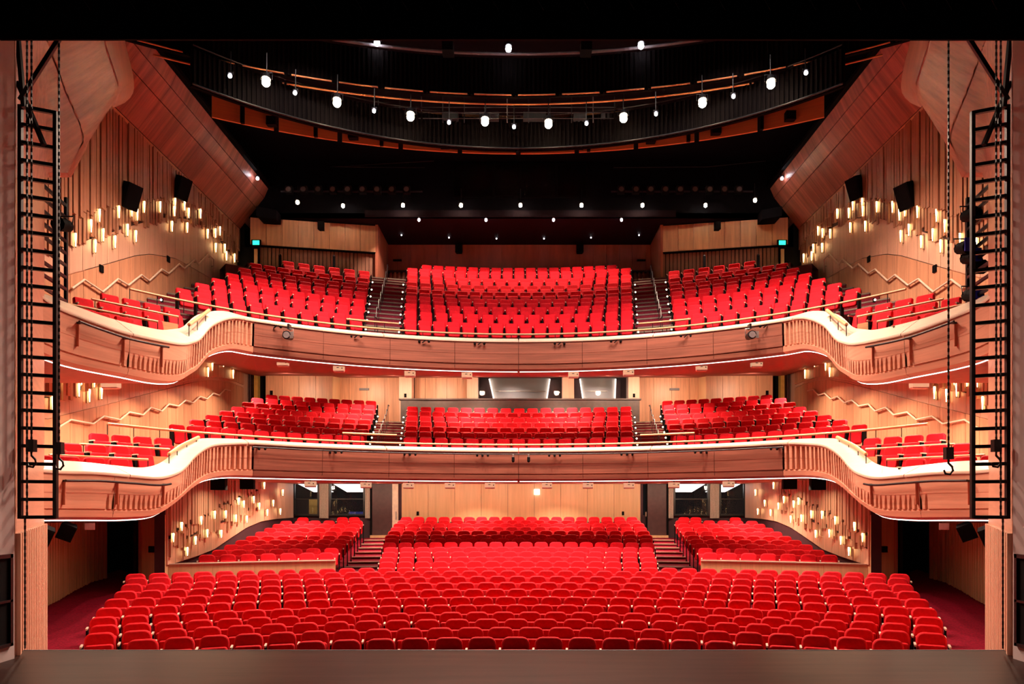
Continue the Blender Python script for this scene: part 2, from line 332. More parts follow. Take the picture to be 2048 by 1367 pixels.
# ------------------------------------------------------------------ big curved leaf panels beside the proscenium
def leafD(x):
    for (a, d), (b, e) in (((20, 9.6), (86, 14.2)), ((86, 14.2), (235, 17.0)), ((235, 17.0), (262, 19.0))):
        if x <= b: return d+(e-d)*(x-a)/(b-a)
    return 19.0
for sx in (-1, 1):
    lf = empty('leaf_panel', (sx*8.9, 15, 10), label='tall curved wood reflector panel beside the stage opening on the '+SIDE[sx], cat='wall panel')
    def edge_right(y):
        q = [(30,198),(80,205),(130,222),(163,233),(178,232),(195,224),(230,200),(285,165),(348,132)]
        for (a, xa), (b, xb) in zip(q, q[1:]):
            if y <= b: return xa+(xb-xa)*(y-a)/(b-a)
        return 132
    def seam(y): 
        q = [(30,70),(80,93),(180,130),(260,164),(290,168),(348,131)]
        for (a, xa), (b, xb) in zip(q, q[1:]):
            if y <= b: return xa+(xb-xa)*(y-a)/(b-a)
        return 131
    ys = [30,60,90,115,140,155,165,175,185,195,210,230,250,270,285,300,325,345]
    for k, (fa, fb) in enumerate(((lambda y: 24, lambda y: min(seam(y), edge_right(y))-2.2), (lambda y: min(seam(y), edge_right(y)-.3)+2.2, lambda y: edge_right(y)-1.5))):
        rows = []
        for y in ys:
            r = []
            for j in range(9):
                x = fa(y)+(fb(y)-fa(y))*j/8; r.append(PY(x, y, leafD(x)-(.25*sin(pi*min(1, max(0, (x-86)/149))) if x > 86 else .06)))
            rows.append(r)
        o = MB().slab(rows, (-.06, .22, 0), True).flip(sx).build('panel', 'wood_leaf', lf); o.location = (-sx*8.9, -15, -10)
    rows = []
    for y in [30,60,90,115,140,155,165,175,185,195,203]:
        x0 = edge_right(y); x1 = {30:238,60:242,90:247,115:254,140:260,155:262,165:262,175:260,185:254,195:243,203:226}[y]
        r = []
        for j in range(7):
            t = j/6; x = x0+4+(x1-x0)*t; r.append(PY(x, y, leafD(x0)+.12+2.0*t**1.5))
        rows.append(r)
    o = MB().slab(rows, (-.1, .25, 0), True).flip(sx).build('rolled_edge', 'wood_red', lf); o.location = (-sx*8.9, -15, -10)

# ------------------------------------------------------------------ sloping bulkheads under the ceiling
for sx in (-1, 1):
    bk = empty('bulkhead', (sx*11.4, 25, 14), label='long sloping red-brown wood bulkhead along the top of the '+SIDE[sx]+' wall', cat='bulkhead')
    prof = [(-12.1,13.55),(-11.95,13.72),(-11.25,14.62),(-10.92,15.05),(-10.74,15.45)]
    for b, (p, q) in enumerate(zip(prof, prof[1:])):
        y = 16.5; n = 1 if b == 0 else 7; L = 16.6/n
        for k in range(n):
            y0 = 16.5+k*L+.002; y1 = y0+L-.004; g = .010
            dx, dz = q[0]-p[0], q[1]-p[1]; l = hypot(dx, dz); ux, uz = dx/l*g, dz/l*g
            rows = [[(p[0]+ux, y0, p[1]+uz), (p[0]+ux, y1, p[1]+uz)], [(q[0]-ux, y0, q[1]-uz), (q[0]-ux, y1, q[1]-uz)]]
            o = MB().slab(rows, (-.06, 0, .05)).flip(sx).build('panel', 'wood_rail' if b == 0 else 'wood_bulk', bk); o.location = (-sx*11.4, -25, -14)
    o = MB().box(-12.2, -10.6, 16.4, 33.2, 15.47, 15.6).flip(sx).build('top_board', 'black', bk); o.location = (-sx*11.4, -25, -14)

# ------------------------------------------------------------------ ceiling
ce = MB().box(-13, 13, 9.5, 32.3, 16.6, 16.9).build('ceiling', 'ceiling_black', kind='structure')
MB().box(-13, 13, 32.2, 32.3, 14.2, 16.6).build('drop_face', 'ceiling_black', ce)
MB().box(-13, 13, 32.2, 36.0, 14.2, 14.4).build('rear_soffit', 'soffit_dark', ce)
MB().box(-6.6, 6.7, 32.14, 32.2, 14.22, 14.50).build('plum_band', 'soffit_dark', ce)
for sx in (-1, 1):
    MB().box(-13, -12.1, 9.6, 34.0, 13.7, 16.6).flip(sx).build('wall_upper_'+SIDE[sx], 'ceiling_black', kind='structure')
    MB().hexa([(-10.9,31.2,13.9),(-10.2,31.6,13.9),(-10.2,32.2,13.9),(-10.9,32.2,13.9)], [(-10.9,31.2,14.3),(-10.2,31.6,14.3),(-10.2,32.2,14.3),(-10.9,32.2,14.3)]).flip(sx).build('drop_corner', 'ceiling_black', ce)
# two curved lighting bridges
def arcpt(c, R, t, z): return (R*sin(t), c+R*cos(t), z)
def bridge(name, label, c, R, z0, z1, tm, mat, extra):
    b = empty(name, (0, c+R, z0), label=label, cat='lighting bridge'); n = 64
    def put(mb, nm, m, kind=None):
        o = mb.build(nm, m, b, kind=kind); o.location = (0, -(c+R), -z0); return o
    A = [-tm+2*tm*k/n for k in range(n+1)]
    put(MB().slab([[arcpt(c, R, t, z) for t in A] for z in (z0, z1)], [[arcpt(c, R+.1, t, z) for t in A] for z in (z0, z1)]), 'fascia', 'ribbed')
    rb = MB(); m = int(2*tm*R/.13)
    for k in range(m):
        t = -tm+2*tm*(k+.5)/m; p = arcpt(c, R-.02, t, 0); rb.obox(p[:2], (cos(t), -sin(t)), .06, .06, z0+.02, z1-.02)
    put(rb, 'rib', 'ribbed', 'stuff')
    extra(put, A)
    return b
B1C, B1R = 2.25, 20.0
def ex1(put, A):
    put(MB().tube([arcpt(B1C, B1R-.08, t, 15.22) for t in A], .045), 'top_pipe', 'grey')
    put(MB().tube([arcpt(B1C, B1R+.35, -.5+k/40, 13.97) for k in range(41)], .028), 'lit_lip_line', 'wood_lit_orange')  # orange tube paints the lit edge of the lower lip
    for k in range(16):
        ta = -.52+k*.065; 
        put(MB().tube([arcpt(B1C, B1R-.06, ta+.055*j/4, 14.03) for j in range(5)], .022), 'lit_lip_dash', 'wood_lit_orange')  # orange dashes paint the same lit lip, broken up
bridge('lighting_bridge', 'dark ribbed curved lighting bridge nearest the stage, high up', B1C, B1R, 14.0, 15.15, .56, 'ribbed', ex1)
B2C, B2R = 11.5, 12.0
def ex2(put, A):
    put(MB().tube([arcpt(B2C, B2R-.05, t, 13.05) for t in A], .03), 'lower_pipe', 'black_metal')
    put(MB().tube([arcpt(B2C, B2R-.1, t, 14.05) for t in A], .022), 'top_pipe', 'black_metal')
bridge('lighting_bridge', 'dark ribbed curved lighting bridge carrying the row of warm lamps', B2C, B2R, 13.0, 14.0, .80, 'ribbed', ex2)
ol = empty('ceiling_reflector', (0, 23.7, 13), label='thin curved orange-lit wood reflector behind the row of warm lamps', cat='reflector')
RC, RR = 5.7, 18.0; th = [-.51+1.02*k/10 for k in range(11)]
for a, b in zip(th, th[1:]):
    A = [a+.004+(b-a-.008)*j/4 for j in range(5)]
    o = MB().slab([[arcpt(RC, RR, t, z) for t in A] for z in (13.0, 14.2)], [[arcpt(RC, RR+.06, t, z) for t in A] for z in (13.0, 14.2)]).build('panel', 'wood_lit_orange', ol); o.location = (0, -23.7, -13)
for k, px in enumerate((480, 532, 614, 688, 762, 890, 1041, 1170, 1190, 1316, 1389, 1463, 1549, 1600)):
    Y = 22.6 if 700 < px < 1400 else 21.4
    t = asin(max(-.99, min(.99, (px-CX)/F*Y/RR))); p = arcpt(RC, RR-.12, t, 13.15)
    o = (MB().box(p[0]-.14, p[0]+.14, p[1]-.1, p[1]+.1, 13.05, 13.3) if k % 2 else MB().box(p[0]-.05, p[0]+.05, p[1]-.05, p[1]+.05, 12.95, 13.8)).build('clamp_box' if k % 2 else 'hanger', 'black', ol); o.location = (0, -23.7, -13)

# ------------------------------------------------------------------ rear walls, grand circle
bw = MB().box(-6.4, 6.55, 35.6, 35.8, 9.0, 14.2).build('wall_back_grand', 'wood_red', kind='structure')
x = -6.35
while x < 6.5:
    MB().box(x, x+.60, 35.54, 35.6, 12.95, 14.19).build('board', 'wood_red', bw); x += .615
for sx in (-1, 1):
    a = MB(); k = 0; y = -6.3
    while y < -4.2: a.box(y, y+.09, 35.45, 35.55, 11.0, 12.9); y += .2
    a.flip(sx).build('slat', 'wood_red', bw, kind='stuff')
    MB().box(-6.4, -4.2, 35.42, 35.6, 12.86, 12.95).flip(sx).build('ledge', 'joint', bw)
    MB().box(-5.95, -5.55, 35.40, 35.47, 13.38, 13.46).flip(sx).build('vent', 'black', bw)
    # projecting wood box beside the side block
    p0, p1 = Vector((-11.45, 32.0)), Vector((-6.3, 33.0)); d = (p1-p0)
    sb = MB().slab([[(p0.x, p0.y+.25, 8.5), (p1.x, p1.y+.25, 8.5)], [(p0.x, p0.y+.25, 12.97), (p1.x, p1.y+.25, 12.97)]], (0, .3, 0)).flip(sx).build('wall_rear_'+SIDE[sx], 'joint', kind='structure')
    a = MB(); n = 32
    for k in range(n):
        t = (k+.5)/n; q = p0+d*t; a.obox((q.x, q.y+.2), d, d.length/n*random.uniform(.7, .92), .08*random.uniform(.6, 1.2), 8.5, 12.95)
    a.flip(sx).build('slat', 'wood_dim', sb, kind='stuff')
    for k in range(8):
        qa = p0+d*(k/8+.002); qb = p0+d*((k+1)/8-.002)
        MB().slab([[(qa.x, qa.y, 12.99), (qb.x, qb.y, 12.99)], [(qa.x, qa.y, 14.14), (qb.x, qb.y, 14.14)]], (0, .25, 0)).flip(sx).build('panel', 'wood_wall', sb)
    MB().slab([[(p0.x, p0.y-.02, 12.95), (p1.x, p1.y-.02, 12.95)], [(p0.x, p0.y-.02, 12.99), (p1.x, p1.y-.02, 12.99)]], (0, .3, 0)).flip(sx).build('shadow_gap', 'black', sb)
    MB().box(-6.32, -6.2, 33.0, 35.6, 8.5, 14.2).flip(sx).build('return_panel', 'wood_red', sb)
    # exit door
    dr = MB().box(-11.75, -11.1, 32.05, 32.2, 9.6, 12.9).flip(sx).build('door_3' if sx < 0 else 'door_4', 'black', kind='structure')
    MB().box(-11.28, -11.14, 32.0, 32.1, 9.6, 12.8).flip(sx).build('jamb', 'wood_end', dr)
    MB().box(-12.1, -11.75, 32.2, 34.0, 8.4, 14.0).flip(sx).build('wall_corner_'+SIDE[sx], 'black', kind='structure')

# ------------------------------------------------------------------ rear walls, dress circle
def panels(parent, x0, x1, y, z0, z1, n, m='wood_wall', t=.08, nm='panel'):
    for k in range(n):
        a = x0+(x1-x0)*k/n+.006; b = x0+(x1-x0)*(k+1)/n-.006; MB().box(a, b, y, y+t, z0, z1).build(nm, m, parent)
db = MB().box(-12.4, 12.4, 37.0, 37.2, 4.0, 8.4).build('wall_back_dress', 'booth', kind='structure')
for sx in (-1, 1):
    f = (lambda a, b: (a, b)) if sx < 0 else (lambda a, b: (-b, -a))
    o = MB().box(-11.2, -8.3, 33.3, 34.9, 4.0, 8.0).flip(sx).build('wall_dress_near_'+SIDE[sx], 'wood_end', kind='structure'); panels(o, *f(-11.2, -8.25), 33.2, 4.0, 8.0, 4)
    MB().box(-11.0, -10.88, 33.17, 33.2, 6.75, 6.95).flip(sx).build('switch_plate', 'black', o)
    o = MB().box(-8.7, -5.4, 34.9, 35.1, 4.0, 8.2).flip(sx).build('wall_dress_far_'+SIDE[sx], 'wood_end', kind='structure'); panels(o, *f(-8.7, -5.4), 34.8, 4.0, 8.2, 4)
    MB().box(-7.4, -6.95, 34.74, 34.8, 7.2, 7.3).flip(sx).build('vent', 'grey', o)
    dd = MB().box(-12.1, -11.2, 33.6, 33.8, 4.0, 8.2).flip(sx).build('door_5' if sx < 0 else 'door_6', 'black', kind='structure')
    MB().box(-11.75, -11.58, 33.3, 33.6, 4.5, 7.9).flip(sx).build('jamb', 'mustard', dd)
    for k in range(4): MB().box(-12.08+k*.085, -12.03+k*.085, 33.5, 33.6, 4.2, 7.9).flip(sx).build('curtain_fold', 'booth', dd)
for k, (a, b) in enumerate(((-5.42, -4.85), (-2.36, -1.86), (1.94, 2.47), (4.92, 5.42))):
    o = MB().box(a, b, 33.9, 34.6, 4.0, 8.0).build('wall_pier_%d' % (k+1), 'wood_pale', kind='structure')
    if k in (0, 3): MB().box((a+b)/2-.05, (a+b)/2+.05, 33.87, 33.9, 6.75, 6.92).build('switch_plate', 'black', o)
o = MB().box(-4.85, -2.36, 34.85, 35.0, 4.0, 8.0).build('wall_recess', 'wood_end', kind='structure'); panels(o, -4.85, -2.36, 34.78, 4.0, 8.0, 5)
for k, (a, b, l0, l1, r0, r1) in enumerate(((-1.86, 1.94, -1.46, -1.08, 1.47, 1.22), (2.47, 4.92, 2.93, 3.18, 4.66, 4.60))):
    wn = MB().box(a, b, 36.6, 36.7, 6.2, 8.0).build('window_%d' % (k+1), 'booth', kind='structure')
    MB().slab([[(l1, 36.5, 6.3), (r1, 36.5, 6.3)], [(l0, 36.5, 8.05), (r0, 36.5, 8.05)]], (0, .05, 0)).build('inner_wall', 'white_wall', wn)
    for (x1, x0) in ((l1, l0), (r1, r0)): MB().tube([(x1, 36.42, 6.3), (x0, 36.42, 8.0)], .03).build('light_strip', 'led', wn)
    MB().box(a, b, 34.1, 34.12, 6.62, 8.0).build('pane', 'glass', wn)
    MB().tube([(a+.7, 36.1, 7.35), (b-.7, 36.1, 7.35)], .02).build('rail', 'cream', wn)
    MB().box(a, b, 34.0, 34.5, 6.54, 6.6).build('sill', 'grey', wn)
hw = MB().box(-5.3, 5.38, 33.62, 33.75, 4.6, 6.62).build('wall_half_dress', 'counter', kind='structure')
MB().box(-5.38, 5.45, 33.56, 33.85, 6.60, 6.66).build('cap', 'counter', hw)

# ------------------------------------------------------------------ rear wall, stalls
sbk = MB().box(-10.4, 10.5, 33.5, 33.6, -1, 1.45).box(-5.4, 5.5, 33.45, 33.6, 1.45, 3.0).build('wall_back_stalls', 'plum', kind='structure')
panels(sbk, -5.22, 5.38, 33.36, .5, 3.0, 9, 'wood_end')
MB().box(.80-.14, .80+.10, 33.3, 33.36, 2.36, 2.60).build('notice_plate', 'white_glow', sbk)  # the plate's brightness is put in as glow
for X in (-4.5, 4.6): MB().box(X-.05, X+.05, 33.33, 33.36, 1.45, 1.62).build('switch_plate', 'black', sbk)
for sx in (-1, 1):
    f = (lambda a, b: (a, b)) if sx < 0 else (lambda a, b: (-b, -a))
    do = MB().box(-6.52, -5.62, 33.3, 33.38, .58, 2.84).flip(sx).build('door_7' if sx < 0 else 'door_8', 'door_dark', kind='structure')
    MB().box(-6.60, -6.52, 33.25, 33.42, .5, 2.92).flip(sx).build('frame', 'black', do)
    if sx < 0:
        MB().box(-5.62, -5.36, 33.28, 33.40, .58, 2.84).build('jamb', 'cream', do); MB().box(-5.47, -5.43, 33.24, 33.28, 1.25, 1.62).build('handle', 'steel', do)
    else:
        MB().box(5.62, 5.68, 33.28, 33.40, .58, 2.84).build('jamb', 'black', do); MB().box(5.58, 5.62, 33.2, 33.3, 1.4, 1.6).build('handle', 'nosing', do)
    MB().box(-6.55, -5.3, 33.0, 33.3, .25, .57).flip(sx).build('step', 'wood_end', do)
    MB().box(-6.6, -5.3, 33.22, 33.42, 2.84, 2.95).flip(sx).build('head', 'black', do)
    for j, (a, b) in enumerate(((-10.05, -8.85), (-8.45, -6.82))):
        wn = MB().box(a, b, 36.4, 36.5, .9, 3.0).flip(sx).build('window_%d' % (3+j+(0 if sx < 0 else 2)), 'black', kind='structure')
        fr = MB(); fr.box(a, a+.1, 33.32, 33.45, 1.5, 2.95); fr.box(b-.1, b, 33.32, 33.45, 1.5, 2.95); fr.box(a, b, 33.32, 33.45, 1.42, 1.5); fr.box(a, b, 33.32, 33.45, 2.88, 2.95); fr.box(a, b, 33.34, 33.42, 2.15, 2.19)
        fr.flip(sx).build('frame', 'black_metal', wn)
        MB().box(a, b, 33.38, 33.39, 1.5, 2.9).flip(sx).build('pane', 'glass', wn)
        MB().slab([[(a+.15, 36.2, 2.52), (b-.1, 36.2, 2.52)], [(a+.05, 33.9, 2.86), (b-.45, 33.9, 2.86)]], (0, 0, .02)).flip(sx).build('glowing_ceiling', 'white_glow', wn)  # white ceiling of the room behind, its lit look put in as glow
        if sx < 0 and j == 0: MB().box(a+.2, a+.6, 35.2, 35.4, .9, 2.18).build('door_leaf', 'mustard', wn)
        if sx < 0 and j == 1: MB().box(a+.45, b-.45, 35.3, 35.4, 1.35, 1.58).build('bench_back', 'blue', wn)
    for (a, b) in ((-10.35, -10.08), (-8.85, -8.45), (-6.82, -6.6)):
        n = max(3, int((b-a)/.06)); c = MB()
        for k in range(n): u = a+(b-a)*(k+.5)/n; c.cyl((u, 33.30, 1.32), (u, 33.30, 2.92), (b-a)/n*.62, n=6)
        c.flip(sx).build('curtain', 'curtain', sbk)
# ------------------------------------------------------------------ balconies
def catmull(P, n):
    out = []
    for i in range(len(P)-1):
        p0, p1, p2, p3 = P[max(i-1, 0)], P[i], P[i+1], P[min(i+2, len(P)-1)]
        for k in range(n):
            t = k/n
            out.append([.5*(2*b+(c-a)*t+(2*a-5*b+4*c-d)*t*t+(-a+3*b-3*c+d)*t**3) for a, b, c, d in zip(p0, p1, p2, p3)])
    out.append(list(P[-1])); return out
def make_path(Yc, R, t_end, zt0, zb0, w0, r0, rest):
    """left half of a balcony front: rows of x, y, z of top, z of bottom, ledge depth, ledge rise"""
    ctrl = [[-R*sin(t_end*k/8), Yc+R*cos(t_end*k/8), zt0, zb0, w0, r0] for k in range(9)]+[list(p) for p in rest]
    fine = catmull(ctrl, 24); cum = [0]
    for a, b in zip(fine, fine[1:]): cum.append(cum[-1]+hypot(b[0]-a[0], b[1]-a[1]))
    def at(s):
        s = max(0, min(cum[-1], s)); lo, hi = 0, len(cum)-1
        while hi-lo > 1:
            m = (lo+hi)//2
            if cum[m] <= s: lo = m
            else: hi = m
        t = (s-cum[lo])/max(1e-9, cum[hi]-cum[lo]); return [a+(b-a)*t for a, b in zip(fine[lo], fine[hi])]
    def nrm(s):
        a, b = at(s-.06), at(s+.06); dx, dy = b[0]-a[0], b[1]-a[1]; l = hypot(dx, dy); return (-dy/l, dx/l)   # points toward the stage side
    return at, nrm, cum[-1]
LOWER = make_path(14.6, 10.8, radians(46), 1.773, .74, .25, .10, [
    (-8.25,21.55,1.72,.73,.32,.14), (-8.5,20.8,1.60,.62,.38,.17), (-8.52,19.9,1.29,.36,.42,.19), (-8.45,19.1,.93,.10,.44,.20), (-8.42,18.5,.74,-.10,.45,.21),
    (-8.5,17.8,.62,-.33,.45,.22), (-8.7,16.9,.634,-.38,.45,.22), (-8.9,15.9,.66,-.36,.45,.22), (-9.05,15.0,.64,-.34,.45,.22), (-9.0,14.2,.64,-.33,.45,.2), (-8.8,13.4,.64,-.33,.4,.2)])
UPPER = make_path(13.2, 12.4, radians(40), 5.52, 4.50, .25, .12, [
    (-8.3,21.85,5.40,4.42,.34,.2), (-8.5,20.95,4.99,4.06,.4,.28), (-8.52,20.15,4.43,3.53,.43,.30), (-8.5,19.6,4.21,3.28,.44,.31), (-8.42,18.8,4.0,3.0,.45,.32),
    (-8.5,17.85,3.88,2.85,.45,.33), (-8.72,16.75,3.81,2.82,.45,.34), (-8.9,15.95,3.83,2.8,.45,.34), (-9.02,15.4,3.86,2.8,.45,.34), (-9.05,14.9,3.87,2.81,.45,.34), (-8.95,14.2,3.9,2.82,.42,.3), (-8.75,13.4,3.95,2.85,.4,.3)])
def section(pt, n, rec=0.0, low=0.0):
    """fascia section at a station, from the top edge down and under; rec cuts a groove, low only its lower part"""
    x, y, zt, zb = pt[0], pt[1], pt[2]+EYE, pt[3]+EYE; h = zt-zb
    prof = [(0, zt-.02), (0, zt-.10), (0, zt-.11), (-.01, zb+h*.56), (-.015, zb+h*.55), (-.022, zb+h*.36), (-.03, zb+h*.235), (-.058, zb+h*.23), (-.058, zb+h*.20), (-.034, zb+h*.195), (-.055, zb+.06), (-.18, zb)]
    cut = [0, 0, rec, rec, rec, max(rec, low), max(rec, low), 0, 0, 0, 0, 0]
    return [(x+n[0]*(d-c), y+n[1]*(d-c), z) for (d, z), c in zip(prof, cut)]
def balcony(name, label, path, arc_len, joints, soff_back, led_name):
    at, nrm, L = path
    b = empty(name, (0, at(0)[1], at(0)[3]+EYE), label=label, cat='balcony')
    org = b.location.copy()
    def put(mb, nm, m, parent=None, kind=None):
        o = mb.build(nm, m, parent or b, kind=kind)
        if parent is None: o.location = (-org.x, -org.y, -org.z)
        return o
    b['_put'] = 0
    for sx in (-1, 1):
        edges = joints+[L]
        for k, (s0, s1) in enumerate(zip([0]+joints, edges)):
            n = max(6, int((s1-s0)/.12)); st = []
            grooved = s0 >= arc_len-.6
            if grooved: n = int((s1-s0)/.028)
            for j in range(n+1):
                s = s0+.006+(s1-s0-.012)*j/n; p = at(s); m = nrm(s); rec = low = 0
                if grooved:
                    u = s-arc_len; ph = (s % .16)/.16
                    env = max(0, min(1, (u+.45)/.3))*max(0, min(1, (3.6-u)/.9))
                    if ph < .42: rec = .085*env
                    if .28 < ph < .62 and 3.0 < u < 6.2: low = .06
                st.append(section(p, m, rec, low))
            rows = [list(r) for r in zip(*st)]
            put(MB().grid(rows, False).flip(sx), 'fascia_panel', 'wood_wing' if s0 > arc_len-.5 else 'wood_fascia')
        # ledge: capping board, tilted to the stage
        n = 150; S_ = [L*j/n for j in range(n+1)]
        for sa, sb_ in ((0, .25), (.25, .5), (.5, .80), (.80, 1.0)):
            R0, R1, R2 = [], [], []
            m_ = 40
            for j in range(m_+1):
                s = L*(sa+.0006+(sb_-sa-.0012)*j/m_); p = at(s); m = nrm(s); zt = p[2]+EYE
                R0.append((p[0]+m[0]*.03, p[1]+m[1]*.03, zt-.03)); R1.append((p[0]+m[0]*.025, p[1]+m[1]*.025, zt)); R2.append((p[0]-m[0]*p[4], p[1]-m[1]*p[4], zt+p[5]))
            R3 = [(a[0], a[1], a[2]-.5) for a in R2]; R4 = [(a[0], a[1], c[2]-.06) for a, c in zip(R1, R1)]
            put(MB().grid([R4, R0, R1, R2, R3], False).flip(sx), 'ledge', 'wood_ledge')
        # soffit from the lip to the walls behind
        rows = [[], [], []]
        for j in range(81):
            s = L*j/80; p = at(s); m = nrm(s); zb = p[3]+EYE; lip = (p[0]-m[0]*.18, p[1]-m[1]*.18, zb)
            if s < arc_len: t = s/arc_len; back = (-12.2*t, 34.9, soff_back+EYE)
            else:
                t = (s-arc_len)/(L-arc_len); q = min(1, t/.45); back = (-12.2, 34.9+(p[1]-34.9)*min(1, q**.6), (soff_back*(1-q)+(p[3]+.02)*q)+EYE)
            mid = [lip[i]*.5+back[i]*.5 for i in range(3)]
            rows[0].append(lip); rows[1].append(tuple(mid)); rows[2].append(back)
        put(MB().slab(rows, (0, 0, .12)).flip(sx), 'soffit', 'soffit')
        # light strip under the lip
        pts = []
        for j in range(121):
            s = .03+(L-.2)*j/120; p = at(s); m = nrm(s); pts.append((p[0]-m[0]*.21, p[1]-m[1]*.21, p[3]+EYE-.012))
        put(MB().tube(pts[::2], .011, 4).flip(sx), 'light_strip', 'led')
    return b, put
DRESS, dput = balcony('dress_circle', 'lower curved balcony with slatted wave fronts and light strip', LOWER, 10.8*radians(46), [10.8*radians(11.5*k) for k in (1,2,3,4)]+[12.2, 14.6], .86, 'x')
GRAND, gput = balcony('grand_circle', 'upper curved balcony with slatted wave fronts and light strip', UPPER, 12.4*radians(40), [12.4*radians(10*k) for k in (1,2,3,4)]+[12.2, 14.6], 5.80, 'x')

# ------------------------------------------------------------------ balcony floors, rows
DC, GC = (0, 14.6), (0, 13.2)
DT = [2.294,2.593,2.894,3.187,3.48,3.80,4.116,4.42]; GT = [6.44,6.99,7.52,8.07,8.62,9.16,9.74,10.33,10.81]
DR = [12.4+.95*i for i in range(8)]; GR = [13.8+.95*i for i in range(9)]
DZ = [z+EYE-.95 for z in DT]; GZ = [z+EYE-.95 for z in GT]
m = MB(); polar_bands(m, DC, [DR[0]-1.35]+[r-.5 for r in DR[1:]]+[DR[-1]+2.2], DZ, lambda i: 10.45 if i < 6 else 12.05, .34, 1.05); dput(m, 'tier_floor', 'dark_red')
m = MB(); polar_bands(m, GC, [GR[0]-1.15]+[r-.5 for r in GR[1:]]+[GR[-1]+1.2], GZ, lambda i: 10.4 if i < 7 else 12.05, .5, 1.0); gput(m, 'tier_floor', 'dark_red')
def stairs(put, c, radii, zs, x0, x1, sub, nose='nosing_dim'):
    """steps of an aisle between two blocks: x0(i), x1(i) are its edges at row i (left aisle)"""
    for sx in (-1, 1):
        for i in range(len(radii)-1):
            for k in range(sub):
                f = k/sub; z = zs[i]+(zs[i+1]-zs[i])*(k+1)/sub; r0 = radii[i]-.5+.95*f+.42*(1 if sub == 1 else .55); r1 = r0+.95/sub+.3
                xa = x0(i); xb = x1(i); ta, tb = asin(xa/r0), asin(xb/r0)
                P = [(c[0]+r*sin(t), c[1]+r*cos(t)) for r, t in ((r0, ta), (r0, tb), (r1, tb), (r1, ta))]
                o = put(MB().prism(P, z-.16, z-.004).flip(sx), 'step', 'carpet')
                e = MB().hexa([(P[0][0],P[0][1]-.02,z-.05),(P[1][0],P[1][1]-.02,z-.05),(P[1][0],P[1][1]+.04,z-.05),(P[0][0],P[0][1]+.04,z-.05)],
                              [(P[0][0],P[0][1]-.02,z+.002),(P[1][0],P[1][1]-.02,z+.002),(P[1][0],P[1][1]+.04,z+.002),(P[0][0],P[0][1]+.04,z+.002)]).flip(sx)
                e.build('nosing', nose, o)
stairs(dput, DC, DR, DZ, lambda i: -5.30-.13*i, lambda i: -4.12-.12*i, 2)
stairs(gput, GC, GR, GZ, lambda i: -5.45-.14*i, lambda i: -4.15-.12*i, 2)
stairs(gput, GC, GR[0:7], [z-.75 for z in GZ[0:7]], lambda i: -12.0, lambda i: -10.45, 2, 'nosing_dim')
# stalls aisle steps
def sput(mb, nm, mt): return mb.build(nm, mt, flo)
for sx in (-1, 1):
    for i in range(10, 22):
        r0 = SD[i]+2.5+.28; r1 = r0+.95; z = SFZ[i+1]; xa = -5.72-.075*(i-12); xb = -4.4-.07*(i-12)
        ta, tb = asin(xa/r0), asin(xb/r0); P = [(r*sin(t), -2.5+r*cos(t)) for r, t in ((r0, ta), (r0, tb), (r1, tb), (r1, ta))]
        o = sput(MB().prism(P, z-.14, z-.003).flip(sx), 'step', 'carpet')
        MB().hexa([(P[0][0],P[0][1]-.03,z-.03),(P[1][0],P[1][1]-.03,z-.03),(P[1][0],P[1][1]+.05,z-.03),(P[0][0],P[0][1]+.05,z-.03)],
                  [(P[0][0],P[0][1]-.03,z+.004),(P[1][0],P[1][1]-.03,z+.004),(P[1][0],P[1][1]+.05,z+.004),(P[0][0],P[0][1]+.05,z+.004)]).flip(sx).build('nosing', 'nosing', o)

# ------------------------------------------------------------------ handrails of the balconies
def rail(name, label, pts, r=.032, post_h=.42, step=.75, group=None, mat='wood_rail', pm='black_metal'):
    c = Vector(pts[len(pts)//2]); h = empty(name, (c.x, c.y, c.z-post_h), label=label, cat='handrail', group=group)
    P = [Vector(p)-h.location for p in pts]
    MB().tube(P, r).build('bar', mat, h); acc = 0; last = -9
    for a, b in zip(P, P[1:]):
        l = (b-a).length; d = acc
        while d < acc+l:
            if d-last >= step:
                q = a+(b-a)*((d-acc)/l); MB().cyl(q, (q.x, q.y, q.z-post_h), .012, n=6).build('post', pm, h); last = d
            d += .05
        acc += l
    return h
for nm, c, R, zc, tm in (('lower', DC, 11.25, 1.99, 1.17), ('upper', GC, 12.9, 5.84, .965)):
    A = [-tm+2*tm*k/70 for k in range(71)]
    rail('handrail', 'long curved wood handrail along the '+nm+' balcony front', [(R*sin(t), c[1]+R*cos(t), zc+EYE) for t in A], .035, .36)
    for sx in (-1, 1):
        ta, tb = asin(5.6/R), asin(4.0/R); ps = [((-1 if sx < 0 else 1)*(R+.35)*sin(ta+(tb-ta)*j/6), c[1]+(R+.35)*cos(ta+(tb-ta)*j/6), zc+EYE+.30) for j in range(7)]
        rail('handrail', 'short raised wood handrail at the foot of the %s aisle, %s balcony' % (SIDE[sx], nm), ps, .035, .55, .6)

